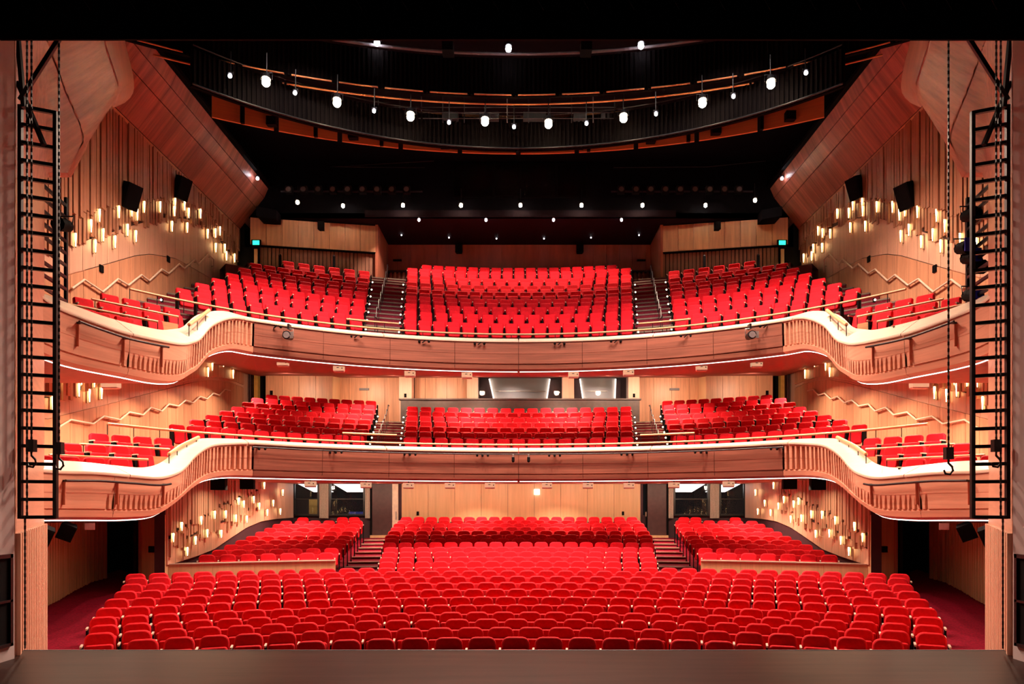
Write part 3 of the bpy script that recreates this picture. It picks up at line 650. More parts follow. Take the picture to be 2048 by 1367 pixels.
# ------------------------------------------------------------------ seats
def seat_meshes(key, w, htop, rc, dark=False):
    """backrest, folded cushion, arm, stanchion: local -y faces the stage"""
    out = {}
    def rounded(w, z0, z1, rt, rb, n=5):
        P = []
        for cx_, cz, r, a0 in ((w/2-rb, z0+rb, rb, -pi/2), (w/2-rt, z1-rt, rt, 0), (-w/2+rt, z1-rt, rt, pi/2), (-w/2+rb, z0+rb, rb, pi)):
            for k in range(n): a = a0+pi/2*k/(n-1); P.append((cx_+r*cos(a), cz+r*sin(a)))
        return P
    def pad(mb, w, z0, z1, rt, rb, ys, ins, tilt, piv, yo):
        n = 20; rings = []
        for y, i in zip(ys, ins):
            r = []
            for x, z in rounded(w-2*i, z0+i, z1-i, max(.012, rt-i*.6), max(.012, rb-i*.6)):
                dz = z-piv; r.append((x, yo+y*cos(tilt)+dz*sin(tilt), piv+dz*cos(tilt)-y*sin(tilt)))
            rings.append(r)
        V = [p for r in rings for p in r]; m_ = len(rings)
        mb.add(V, [(i*n+k, i*n+(k+1)%n, (i+1)*n+(k+1)%n, (i+1)*n+k) for i in range(m_-1) for k in range(n)], True)
        mb.add(rings[0], [tuple(range(n))[::-1]]); mb.add(rings[-1], [tuple(range(n))])
    b = MB(); pad(b, w, .44, htop, rc, .04, (-.055,-.045,-.02,.03,.05), (.03,.010,0,0,.02), .16, .5, .0)
    me = b.mesh('backrest_'+key); me.materials.append(M['fabric']); out['backrest'] = me
    b = MB(); pad(b, w-.035, .36, .76, .05, .07, (-.05,-.04,.0,.035,.04), (.03,.008,0,.008,.03), .30, .40, -.19)
    me = b.mesh('cushion_'+key); me.materials.append(M['fabric']); out['cushion'] = me
    b = MB(); b.box(-.017, .017, -.29, -.03, .738, .762); b.box(-.013, .013, -.305, -.29, .728, .752)
    me = b.mesh('armrest_'+key); me.materials.append(M['tip']); out['armrest'] = me
    b = MB(); b.box(-.016, .016, -.22, -.02, .02, .735); b.box(-.03, .03, -.24, .04, 0, .02)
    me = b.mesh('stanchion_'+key); me.materials.append(M['black']); out['stanchion'] = me
    return out
SM = {'stalls_chair': seat_meshes('stalls', .465, .93, .12), 'dress_circle_chair': seat_meshes('dress', .455, .95, .075), 'grand_circle_chair': seat_meshes('grand', .445, .96, .05)}
def add_seat(name, loc, rz, label, group, last=False):
    o = empty(name, loc, rz, label=label, cat='seat', group=group); ms = SM[name]
    child('backrest', ms['backrest'], o); child('cushion', ms['cushion'], o)
    for x in ((-.255,) if not last else (-.255, .255)):
        child('armrest', ms['armrest'], child('stanchion', ms['stanchion'], o, (x, 0, 0)))
    return o
MASS = {}
def mass_seat(name, loc, rz, last=False):
    D = MASS.setdefault(name, {k: MB() for k in ('backrest', 'cushion', 'armrest', 'stanchion')}); ca, sa = cos(rz), sin(rz)
    for k, xs in (('backrest', (0,)), ('cushion', (0,)), ('armrest', (-.255, .255) if last else (-.255,)), ('stanchion', (-.255, .255) if last else (-.255,))):
        me = SM[name][k]
        for x0 in xs:
            D[k].add([(loc[0]+(v.co.x+x0)*ca-v.co.y*sa, loc[1]+(v.co.x+x0)*sa+v.co.y*ca, loc[2]+v.co.z) for v in me.vertices], [tuple(p.vertices) for p in me.polygons], k in ('backrest', 'cushion'))
def row(name, c, R, z, xa, xb, pitch, fn, par=None):
    """seats along an arc between plan x = xa and xb (seat centres)"""
    ta, tb = asin(xa/R), asin(xb/R); n = max(1, round((tb-ta)*R/pitch)); out = []
    if par is not None and n % 2 != par:
        q = (tb-ta)*R; n = n+1 if abs(q/(n+1)-pitch) < abs(q/(n-1)-pitch) and q/(n+1) > .512 else n-1
    if (tb-ta)*R/n < .512: n = max(1, n-(1 if par is None else 2))
    for k in range(n+1):
        t = ta+(tb-ta)*k/n; fn((c[0]+R*sin(t), c[1]+R*cos(t), z), -t, k, n+1)
ext = [3.3,6.05,7.05,7.43,7.88,8.23,8.53,8.8,9.1,9.41,9.85]
pit = [.553,.545,.555,.53,.536,.52,.52,.52,.525,.52,.53]
for i in range(10):
    row('stalls_chair', SC, SD[i]+2.5, SFZ[i], -ext[i], ext[i], pit[i],
        lambda p, r, k, n, i=i: add_seat('stalls_chair', p, r, 'red plush seat, %s from the left in the %s stalls row from the stage' % (nth(k+1), nth(i+1)), 'seats in the front stalls rows', k == n-1), i % 2)
cen = {11: 3.85, 12: 4.0, 13: 4.1, 14: 4.2, 15: 4.4, 16: 4.5, 17: 4.65, 18: 4.7, 19: 4.75, 20: 4.8, 21: 4.8, 22: 4.8}
ms = lambda nm: (lambda p, r, k, n: mass_seat(nm, p, r, k == n-1))
row('stalls_chair', SC, SD[10]+2.5, SFZ[10], -ext[10], ext[10], pit[10], ms('stalls_chair'), 0)
for i in range(11, 23):
    row('stalls_chair', SC, SD[i]+2.5, SFZ[i], -cen[i], cen[i], .53 if i % 2 else .52, ms('stalls_chair'), i % 2)
    if i >= 13:
        inner = 6.0+.078*(i-13)
        for sx in (-1, 1):
            if i == 22:
                for X in (-8.95, -7.4, -6.93): mass_seat('stalls_chair', (-sx*X if sx > 0 else X, -2.5+hypot(SD[i]+2.5, 0)*cos(asin(X/(SD[i]+2.5))), SFZ[i]), (1 if sx < 0 else -1)*-asin(X/(SD[i]+2.5)), True)
            else:
                a, b = (-9.32, -inner) if sx < 0 else (inner, 9.32)
                row('stalls_chair', SC, SD[i]+2.5, SFZ[i], a, b, .525, ms('stalls_chair'))
for i in range(8):
    if i < 7:
        row('dress_circle_chair', DC, DR[i], DZ[i], -(3.8+.125*i), 3.8+.125*i, .525,
            lambda p, r, k, n, i=i: add_seat('dress_circle_chair', p, r, 'red seat, %s from the left in the %s row, lower balcony middle block' % (nth(k+1), nth(i+1)), 'lower balcony seats', k == n-1), i % 2)
    for sx in (-1, 1):
        a, b = 5.5+.13*i, (9.95+.05*i if i < 7 else 10.1)
        a, b = (-b, -a) if sx < 0 else (a, b)
        row('dress_circle_chair', DC, DR[i], DZ[i], a, b, .53,
            lambda p, r, k, n, i=i, sx=sx: add_seat('dress_circle_chair', p, r, 'red seat, %s from the left in row %s of the lower balcony %s block' % (nth(k+1), ['one','two','three','four','five','six','seven','eight'][i], SIDE[sx]), 'lower balcony seats', k == n-1))
for i in range(9):
    if i < 8:
        row('grand_circle_chair', GC, GR[i], GZ[i], -(3.82+.125*i), 3.82+.125*i, .52,
            lambda p, r, k, n, i=i: add_seat('grand_circle_chair', p, r, 'red seat, %s from the left in the %s row, upper balcony middle block' % (nth(k+1), nth(i+1)), 'upper balcony seats', k == n-1), (i+1) % 2)
    else: row('grand_circle_chair', GC, GR[i], GZ[i], -4.2, 4.2, .53, ms('grand_circle_chair'))
    if i < 7:
        for sx in (-1, 1):
            a, b = 5.6+.15*i, (10.06 if i < 6 else 9.3)
            a, b = (-b, -a) if sx < 0 else (a, b)
            row('grand_circle_chair', GC, GR[i], GZ[i], a, b, .53,
                lambda p, r, k, n, i=i, sx=sx: add_seat('grand_circle_chair', p, r, 'red seat, %s from the left in row %s of the upper balcony %s block' % (nth(k+1), ['one','two','three','four','five','six','seven'][i], SIDE[sx]), 'upper balcony seats', k == n-1))
for nm, D in MASS.items():
    e = empty(nm.replace('_chair', '_rear_seating'), (0, 0, 0), label='rear stalls rows of red plush seats under the lower balcony' if nm == 'stalls_chair' else 'dim last row of seats against the top rear wall', cat='seating', kind='stuff')
    for k, mb in D.items(): mb.build(k, SM[nm][k].materials[0].name, e, kind='stuff')

# ------------------------------------------------------------------ wing boxes: seats, stepped floor, rails
d = Vector((-.6, -.8)); nrm2 = Vector((-.8, .6))
def wing(put, nm, rows_, kind, seatname, top):
    for sx in (-1, 1):
        for q, (x, y, zc, n, order) in enumerate(rows_):
            zf = zc+EYE-.93
            for k in range(n):
                p = Vector((x, y))+d*.54*k
                add_seat(seatname, (p.x if sx < 0 else -p.x, p.y, zf), (radians(53.13) if sx < 0 else -radians(53.13)), 'red seat, %s from the ledge in the %s row, %s wing, %s balcony' % (nth(k+1), order, SIDE[sx], nm), 'wing box seats', k == n-1)
            # stepped floor and the wood back of the row in front
            a = Vector((x, y))-d*.24; b = a+d*(.54*(n-1)+.9)
            if a.x > -9.06: a = a+d*((a.x+9.06)/.6)
            P = [a-nrm2*.42+d*.32, b-nrm2*.55, b+nrm2*.4, a+nrm2*.4]
            put(MB().prism([(v.x, v.y) for v in P], zf-.5, zf).flip(sx), 'box_floor', 'dark_red')
            P = [a-nrm2*.50+d*.36, b-nrm2*.50, b-nrm2*.44, a-nrm2*.44+d*.36]
            put(MB().prism([(v.x, v.y) for v in P], zf-.3, zf+.42).flip(sx), 'box_front', 'wood_rail')
            ra, rb = a-nrm2*.47+d*.34, b-nrm2*.47
            s_ = 1 if sx < 0 else -1
            rail('handrail', 'slanting wood handrail before the %s row of the %s wing, %s balcony' % (order, SIDE[sx], nm), [(s_*ra.x, ra.y, zf+.62), (s_*rb.x, rb.y, zf+.62)], .03, .22, .7)
wing(dput, 'lower', [(-9.22,17.45,1.01,4,'front'), (-9.3,18.65,1.36,4,'middle'), (-9.36,19.9,1.70,4,'back')], 0, 'dress_circle_chair', 0)
wing(gput, 'upper', [(-9.22,17.7,4.35,4,'front'), (-9.28,19.1,4.82,4,'middle'), (-9.34,20.35,5.25,4,'back')], 0, 'grand_circle_chair', 0)
# ------------------------------------------------------------------ wall sconces
up_s = [(545,275),(657,175),(718,100),(745,240),(688,320),(858,75),(830,290),(920,205),(950,65),(990,95),(980,250),(1040,40),(1155,40),(1258,70),(1262,15),(1330,30),(1360,85),(1240,180),(1350,190),(1445,90),(1497,235),(1553,230),(1585,215),(1555,335),(1620,340),(1632,395),(1690,410),(425,310)]
up_s = [(x/3.6, 400+y/3.6) for x, y in up_s]
mid_s = [(x/3.6, 700+y/3.6) for x, y in [(418,205),(495,200),(570,275),(645,315),(680,210),(733,295),(380,370),(1530,105),(1610,80),(1500,150),(1680,165),(588,190)]]
low_s = [(347,1072),(364,1050),(375,1100),(391.5,1078),(403,1038),(415,1064),(430,1027),(443,1065),(452,1026),(472,1034),(494,1036),(535,1023),(561,1021),(478,1000),(508,997),(529,969),(519,1010),(547,1004),(566,983),(488,1006)]
def sconce_mesh(h):
    g = MB(); g.tube([(0,0,-h*.62),(0,0,-h*.25),(0,0,h*.2),(0,0,h*.38)], [.009,.015,.026,.022], 7); a = g.mesh('sconce_glass'); a.materials.append(M['sconce_glow'])
    k = MB(); k.box(-.085, -.05, -.03, .03, -h*.7, h*.5); k.box(-.06, .03, -.03, .03, h*.38, h*.44); k.tube([(0,0,-h*.62),(0,0,-h*.70)], [.026,.018], 8); b = k.mesh('sconce_plate'); b.materials.append(M['nosing'])
    return a, b
SC_T = sconce_mesh(.36); SC_S = sconce_mesh(.25)
for zone, pts, X, small in (('upper', up_s, XW+.13, False), ('middle', mid_s, XW+.12, False), ('lower', low_s, XR+.17, True)):
    for sx in (-1, 1):
        P = sorted(PX(a, b, X) for a, b in pts); P.sort(key=lambda p: p[1])
        for k, p in enumerate(P):
            ms_ = SC_S if small else SC_T
            o = empty('wall_sconce', (sx*abs(p[0]) if sx > 0 else p[0], p[1], p[2]), 0 if sx < 0 else pi, label='glowing candle-like sconce, %s from the stage on the %s %s wall' % (nth(k+1), zone, SIDE[sx]), cat='sconce', group='candle sconces on the side walls')
            child('glass', ms_[0], o); child('back_plate', ms_[1], o)

# ------------------------------------------------------------------ zigzag handrails on the side walls
zu = [(520,635),(608,572),(740,660),(850,567),(925,612),(1020,537),(1075,580),(1165,497),(1215,527),(1290,460),(1330,490),(1405,425),(1430,462),(1500,388),(1540,425),(1540,520)]
zl = [(410,560),(510,500),(670,530),(745,475),(865,500),(930,445),(1030,465),(1085,412),(1165,438),(1215,388),(1285,402),(1335,360),(1390,378),(1440,333),(1490,350),(1535,310),(1580,323),(1620,282),(1660,292)]
for pts, oy, nm in ((zu, 400, 'upper'), (zl, 700, 'lower')):
    for sx in (-1, 1):
        P = [Vector(PX(a/3.6, oy+b/3.6, XW+.14)) for a, b in pts]
        if sx > 0: P = [Vector((-p.x, p.y, p.z)) for p in P]
        c = P[len(P)//2]; h = empty('zigzag_handrail', c, label='pale zigzag stair handrail on the %s wall of the %s balcony' % (SIDE[sx], nm), cat='handrail')
        m = MB()
        for a, b in zip(P, P[1:]): m.cyl(a-c, b-c, .030, n=8)
        for p in P[1:-1]: m.sphere(p-c, .030, 8, 4)
        m.build('bar', 'rail_pale', h)
        for a, b in zip(P, P[1:]):
            q = (a+b)/2-c; MB().cyl(q, q+Vector((-.14*(1 if sx < 0 else -1), 0, -.03)), .012, n=6).build('bracket', 'nosing', h)

# ------------------------------------------------------------------ lamps on the lighting bridges
def lamp(name, p, r, m, label, group, yoke=True, housing='black_metal', cat='lamp', down=False):
    o = empty(name, p, label=label, cat=cat, group=group)
    MB().sphere((0,0,0), r, 12, 8).build('bulb', m, o)
    b = MB(); b.tube([(0, .0, r*.75), (0, .05, r*2.2)], [r*1.15, r*.8], 12); b.build('housing', housing, o)
    if yoke: MB().tube([(-r*1.4, .03, r*.9), (-r*1.4, .05, r*2.6), (r*1.4, .05, r*2.6), (r*1.4, .03, r*.9)], .012, 6).build('yoke', housing, o); MB().cyl((0, .05, r*2.6), (0, .06, r*2.6+.55), .014, n=6).build('stem', housing, o)
    return o
warm = [(532,165),(674,206),(821,234),(970,244),(1097,249),(1247,237),(1405,207),(1542,169)]
for k, (a, b) in enumerate(warm):
    p = PZ(a, b, 11.3); lamp('bridge_lamp', p, .11, 'lamp_warm', '%s large warm lamp from the left on the curved lighting bridge' % nth(k+1), 'warm bridge lamps')
    spot('bridge_beam', (p[0], p[1]-.02, p[2]-.12), (p[0]*.9, p[1]-4.2, 0) if abs(p[0]) < 4.5 else (p[0]*1.4, p[1]+2.2, 4), P_BRIDGE*(1.8 if abs(p[0]) < 4.5 else .8), 108 if abs(p[0]) < 4.5 else 112, .7, WARM, .14)
small = [(460,152),(590,186),(748,222),(898,245),(1028,254),(1173,247),(1312,228),(1467,193),(1620,143)]
for k, (a, b) in enumerate(small):
    p = PZ(a, b, 11.2); p = p if k < 8 else PZ(1612, 146, 11.2); lamp('bridge_downlight', p, .05, 'lamp_white', '%s small white lamp from the left between the warm bridge lamps' % nth(k+1), 'small white bridge lamps')
    spot('bridge_backlight', (p[0], p[1]+.02, p[2]-.1), (p[0]*1.12, p[1]+5.4, 8.6), 420, 52, .7, NEUT, .1)
fore = [(754,86),(1017,98),(1282,92)]
for k, (a, b) in enumerate(fore):
    p = PY(a, b, 21.6); lamp('forestage_lamp', p, .085, 'lamp_white', '%s of three white lamps seen above the front lighting bridge, from the left' % nth(k+1), 'white lamps of the front bridge')
for k, a in enumerate((896, 1172)):
    p = PY(a, 96, 21.6); o = empty('profile_lantern', p, label='dark stage lantern above the front bridge, %s of centre' % ('left' if k == 0 else 'right'), cat='lantern')
    MB().box(-.16, .16, -.2, .2, -.16, .14).build('body', 'black', o); MB().cyl((-.06, 0, .14), (-.06, 0, .6), .03).build('hanger', 'cream', o); MB().cyl((.06, 0, .14), (.06, 0, .6), .03).build('hanger', 'cream', o)
# lanterns of the front bridge are above the border; their beams reach the house
for k in range(6):
    x = -5.0+2.0*k; spot('forestage_beam', (x, 19.0-abs(x)*.12, 15.6), (x*1.5, 25.5, 3.0), P_FORE, 74, .5, NEUT, .2)
# catwalk between the two bridges
cw = empty('catwalk', (0, 23.1, 13.68), label='dark pipe catwalk with small boxes seen between the two lighting bridges', cat='catwalk')
for z in (.12, .30, .46): MB().tube([(-4.4, 0, z), (3.0, 0, z)], .014).build('pipe', 'cable', cw)
for k in range(12): MB().cyl((-4.3+k*.66, .02, 0), (-4.3+k*.66, .02, .8), .016, n=6).build('post', 'grey' if k % 4 == 2 else 'cable', cw)
for k, (x, w_) in enumerate(((-3.3,.35), (-2.1,.5), (-.9,.6), (.5,.7), (1.9,.4), (2.7,.3))): MB().box(x-w_/2, x+w_/2, .05, .25, .14, .36).build('box', 'cable', cw)
rear = [(595,405),(686,412),(806,411),(922,411),(1041,411),(1163,411),(1285,411),(1411,411),(1510,401)]
for k, (a, b) in enumerate(rear):
    p = PY(a, b, 31.6 if k not in (0, 8) else 30.8); lamp('rear_lamp', p, .07, 'lamp_warm', '%s warm lamp from the left in the row above the upper balcony' % nth(k+1), 'warm lamps above the upper balcony')
    spot('rear_beam', (p[0], p[1]-.02, p[2]-.1), (p[0], p[1]+1.3, 10.5) if abs(p[0]) < 5 else (p[0]*.93, p[1]-1.4, 8), P_REAR*(1 if abs(p[0]) < 5 else .8), 100 if abs(p[0]) < 5 else 80, .4, WARM, .12)
for k, (a, b) in enumerate([(838,440),(972,440),(1107,440),(1243,440)]):
    p = PY(a, b, 32.1); lamp('soffit_spot', p, .055, 'lamp_white', '%s white soffit spot from the left below the rear warm lamps' % nth(k+1), 'white soffit spots', False, 'grey')
for k, (a, b) in enumerate([(803,470),(898,475),(993,477),(1088,477),(1182,475),(1278,470)]):
    p = PZ(a, b, 12.17); lamp('pinspot', p, .03, 'dim_white', '%s tiny ceiling pinspot from the left above the last row' % nth(k+1), 'tiny ceiling pinspots', False, 'grey')
for sx, (a, b) in ((-1, (515,357)), (1, (1564,357))):
    p = PY(a, b, 30.6); lamp('edge_lamp', p, .06, 'lamp_white', 'white lamp at the upper edge of the %s bulkhead' % SIDE[sx], 'bulkhead edge lamps')
# dark gantries at the back with rows of lanterns
for sx in (-1, 1):
    g = empty('rear_gantry', (sx*7.0, 31.9, 15.4), label='dim lantern gantry rail on the black %s rear wall' % SIDE[sx], cat='gantry')
    MB().tube([(-3.4*-sx*-1, -.2, 1.0), (-1.0, -.05, .82), (3.0, -.02, .8)] if sx < 0 else [(3.4, -.2, 1.0), (1.0, -.05, .82), (-3.0, -.02, .8)], .012).build('top_rail', 'cable', g)
    MB().tube([(-2.6, -.05, 1.45), (-1.3, -.05, 1.36)] if sx < 0 else [(2.6, -.05, 1.45), (1.3, -.05, 1.36)], .016).build('lit_edge', 'wood_lit_orange', g)  # orange tubes paint edges that catch lamp light
    MB().tube([(-.5, -.05, 1.33), (.7, -.05, 1.34)] if sx < 0 else [(.5, -.05, 1.33), (-.7, -.05, 1.34)], .016).build('lit_edge', 'wood_lit_orange', g)
    MB().box(-3.1, 2.9, -.1, 0, -.25, -.2).build('pipe', 'cable', g)
    for k in range(9):
        x = -2.7+k*.62; o = empty('gantry_lantern', (sx*7.0+x, 31.75, 15.2), label='%s dim lantern from the left on the %s rear gantry' % (nth(k+1), SIDE[sx]), cat='lantern', group='rear gantry lanterns')
        MB().box(-.15, .15, -.14, .1, -.17, .13).build('body', 'black_metal', o); MB().cyl((0, -.15, -.02), (0, -.145, -.02), .11, n=12).build('lens', 'grey', o)
bo = MB().box(PY(905, 0, 32.1)[0], PY(1176, 0, 32.1)[0], 32.1, 32.19, PY(0, 395, 32.1)[2], 16.5).build('window_7', 'black', kind='structure')
for a, b in ((908, 985), (990, 1038), (1043, 1110), (1116, 1172)): MB().box(PY(a, 0, 32.1)[0], PY(b, 0, 32.1)[0], 32.06, 32.08, PY(0, 392, 32.1)[2], 16.4).build('pane', 'glass', bo)

# inferred soffit downlights, then unseen lamps added to brighten the walls
for sx in (-1, 1):
    for t, rr in ((.12, 4.3), (.36, 4.3), (.60, 4.3), (.83, 3.6), (.10, 6.4), (.32, 6.2), (.52, 6.0)):
        for c, R, zf, pw, nm in ((DC, 10.8, lambda q: .72+EYE-.04, P_STALLS, 'stalls'), (GC, 12.4, lambda q: EYE+4.52+1.2*q/9.2-.05, P_DRESS, 'dress')):
            p = ((R+rr)*sin(t)*sx, c[1]+(R+rr)*cos(t))
            if abs(p[0]) > 9.4 and nm == 'stalls': continue
            area('soffit_downlight', (p[0], p[1], zf(rr)-.02), pw, .25, AMB, None, 125)
    for z, yy, pw in ((1.45, 16.8, 9), (1.45, 19.0, 6), (4.70, 17.4, 110), (4.9, 20.0, 110), (5.7, 23.2, 110), (6.3, 26.0, 110), (6.9, 29.0, 110)):
        area('added_wing_light', (sx*10.4, yy, z), pw, .25, AMB)  # added lamps, unseen, to brighten the areas along the side walls
for k in range(12): area('added_stalls_wash', (-9.0+18.0*k/11, 30.6, 2.74), 13, .25, AMB, (-9.0+18.0*k/11, 33.4, 1.7))  # unseen lamps added to even out the stalls rear wall
for sx in (-1, 1):
    for yy in (23.6, 26.4, 29.2): area('added_side_wash', (sx*8.9, yy, 2.66), 24, .25, AMB)  # added to lift the rear side walls; no fitting seen here
for x, y, z in ((-9.7,32.0,7.35), (9.7,32.0,7.35), (-7.0,33.7,7.55), (7.0,33.7,7.55), (-3.6,33.75,7.55), (-5.4,32.9,7.45), (5.4,32.9,7.45), (-1.8,32.9,7.45), (1.8,32.9,7.45), (3.8,32.9,7.45)): area('added_dress_wash', (x, y-1.0, z-.14), 22, .25, AMB, (x, y+1.3, 6.0))  # added, unseen, to brighten the dress circle back walls
for a in (-.4, 3.7): area('booth_light', (a, 35.6, 7.9), 14, .3, NEUT)

# ------------------------------------------------------------------ aisle lights on seat ends
def aisle(c, radii, zs, fx, nm, n):
    for sx in (-1, 1):
        for i in range(n):
            for e, x in enumerate(fx(i)):
                t = asin(x/radii[i]); p = (sx*radii[i]*sin(t), c[1]+radii[i]*cos(t)-.2, zs[i]+.45)
                o = empty('aisle_light', p, label='small round aisle light at row %s, %s side of the %s aisle, %s balcony' % (['one','two','three','four','five','six','seven','eight'][i], 'outer' if e else 'inner', SIDE[sx], nm), cat='aisle light', group='aisle lights')
                MB().sphere((0, 0, 0), .032, 8, 6).build('bulb', 'aisle_glow', o); MB().box(-.03, .03, .03, .08, -.06, .06).build('plate', 'black', o)
aisle(DC, DR, DZ, lambda i: (4.14+.125*i, 5.14+.13*i), 'lower', 7)
aisle(GC, GR, GZ, lambda i: (4.16+.125*i, 5.24+.15*i), 'upper', 7)
aisle(GC, GR, GZ, lambda i: (10.45,), 'top outer', 6); aisle(DC, DR, DZ, lambda i: (10.4+.05*i,), 'dress outer', 7)
# black centre handrails of the aisles
for nm, c, radii, zs, x in (('lower', DC, DR, DZ, 4.85), ('upper', GC, GR, GZ, 4.95)):
    for sx in (-1, 1):
        P = []
        for i in range(len(radii)-1):
            t = asin((x+.11*i)/radii[i]); P.append((sx*radii[i]*sin(t), c[1]+radii[i]*cos(t)-.2, zs[i]+.95)); 
            t = asin((x+.11*i+.05)/(radii[i]+.5)); P.append((sx*(radii[i]+.5)*sin(t), c[1]+(radii[i]+.5)*cos(t)-.2, zs[i]+.98))
        rail('aisle_handrail', 'dark metal handrail climbing the middle of the %s aisle, %s balcony' % (SIDE[sx], nm), P, .02, .9, 1.0, mat='black_metal')

# ------------------------------------------------------------------ cream boxes hanging under the balconies
bx = [(566,727),(678,738),(820,748),(934,751),(1147,750),(1257,746),(1403,736),(1513,729)]
by = [(621,968),(732,970),(817,971),(900,971),(980,971),(1094,971),(1176,971),(1258,971),(1348,970),(1457,968)]
for pts, D, nm in ((bx, 26.3, 'upper'), (by, 26.6, 'lower')):
    for k, (a, b) in enumerate(pts):
        Y = D-abs(a-CX)**2*(4.1e-6 if nm == 'upper' else 6e-6); p = PY(a, b, Y)
        o = empty('soffit_box', p, label='%s cream hanging box fitting from the left under the %s balcony' % (nth(k+1), nm), cat='fitting', group='cream boxes under the balconies')
        MB().box(-.18, .18, -.1, .1, -.06, .10).build('body', 'cream_lit', o); MB().box(-.17, .17, -.09, .09, -.10, -.06).build('base', 'pink', o)
        MB().box(-.015, .015, -.015, .015, .10, .22).build('stem', 'black', o); MB().box(-.06, .02, -.106, -.10, .03, .05).build('mark', 'black', o); MB().box(.11, .14, -.106, -.10, .0, .04).build('mark', 'black', o)
for (a, b, nm) in ((222,768,'left'), (1838,768,'right')):
    p = PY(a, b, 18.6); o = empty('soffit_box', p, label='larger cream box fitting under the upper balcony wing on the '+nm, cat='fitting')
    MB().box(-.2, .2, -.1, .1, -.08, .10).build('body', 'cream_lit', o); MB().box(-.19, .19, -.09, .09, -.11, -.08).build('base', 'pink', o)
    MB().box(-.13, -.10, -.106, -.10, .02, .07).build('mark', 'black', o); MB().box(.0, .1, -.106, -.10, .02, .05).build('mark', 'grey', o); MB().box(-.02, .02, -.02, .02, .1, .3).build('stem', 'black', o)

# ------------------------------------------------------------------ loudspeakers and projectors
def speaker(p, sxyz, rz, label, tilt=0, mat='black', name='loudspeaker', rx=0):
    o = empty(name, p, label=label, cat='loudspeaker'); w_, d_, h_ = sxyz
    b = MB(); b.hexa([(-w_/2,-d_/2,-h_/2),(w_/2,-d_/2,-h_/2),(w_*.36,d_/2,-h_/2),(-w_*.36,d_/2,-h_/2)], [(-w_/2,-d_/2,h_/2),(w_/2,-d_/2,h_/2),(w_*.36,d_/2,h_/2),(-w_*.36,d_/2,h_/2)])
    b.build('cabinet', mat, o); MB().box(-w_*.45, w_*.45, -d_/2-.012, -d_/2, -h_*.45, h_*.45).build('grille', mat, o)
    MB().box(-.03, .03, d_/2-.02, d_/2+.12, -.04, .04).build('bracket', 'black_metal', o)
    o.rotation_euler = (rx, tilt, rz); return o
for sx in (-1, 1):
    s = SIDE[sx]; mx = lambda p: (p[0] if sx < 0 else -p[0], p[1], p[2])
    speaker(mx(PX(259,392,-11.85)), (.5,.35,.75), -sx*radians(70), 'tilted black loudspeaker high on the slatted %s wall nearer the stage' % s, rx=-.35*-1)
    speaker(mx(PX(362,376,-11.85)), (.5,.35,.75), -sx*radians(70), 'black loudspeaker high on the slatted %s wall farther from the stage' % s, rx=.35)
    speaker(mx(PY(440,968,23.0)), (.45,.35,.35), 0, 'black loudspeaker under the lower balcony nearer the %s wave front' % s)
    speaker(mx(PY(497,967,24.6)), (.45,.35,.35), 0, 'black loudspeaker under the lower balcony farther behind the %s wave front' % s)
    speaker(mx(PY(643,452,32.3)), (.28,.25,.34), 0, 'small black loudspeaker on the wood box at the upper %s rear' % s)
    speaker(mx(PY(918,497,35.2)), (.34,.25,.42), 0, 'small black loudspeaker hanging before the %s half of the top rear wall' % s)
    speaker(mx(PY(86,1070,14.6)), (.34,.3,.36), -sx*.5, 'black loudspeaker with pale top under the lower wing, nearest the stage, %s' % s, tilt=-sx*.4, rx=.2)
    speaker(mx(PY(134,1062,15.6)), (.30,.28,.33), -sx*.5, 'second black loudspeaker under the lower wing on the %s' % s, tilt=-sx*.4, rx=.2)
    speaker(mx(PY(181,1052,16.6)), (.20,.16,.15), -sx*.3, 'small pink loudspeaker under the lower wing on the %s' % s, mat='pink')
    MB().box(mx(PY(86,1055,14.6))[0]-.16, mx(PY(86,1055,14.6))[0]+.16, 14.5, 14.75, 1.66, 1.7).build('bracket_plate', 'steel', kind='structure') if False else None
    for (a, b, X) in ((203,537,XW+.07), (337,518,XW+.07)):
        p = mx(PX(a, b, X)); MB().box(p[0]-.02, p[0]+.02, p[1]-.09, p[1]+.09, p[2]-.1, p[2]+.1).build('wall_speaker', 'black', label='small black box on the %s upper wall %s' % (s, 'nearer the stage' if a < 300 else 'near the stair top'), cat='loudspeaker')
    # exit signs
    e = empty('exit_sign', mx(PY(512,485,31.9)), label='small green lit exit sign above the %s rear door' % s, cat='exit sign')
    MB().box(-.2, .2, 0, .08, -.13, .13).build('box', 'black', e); MB().box(-.14, .14, -.01, 0, -.09, .09).build('face', 'exit_green', e)

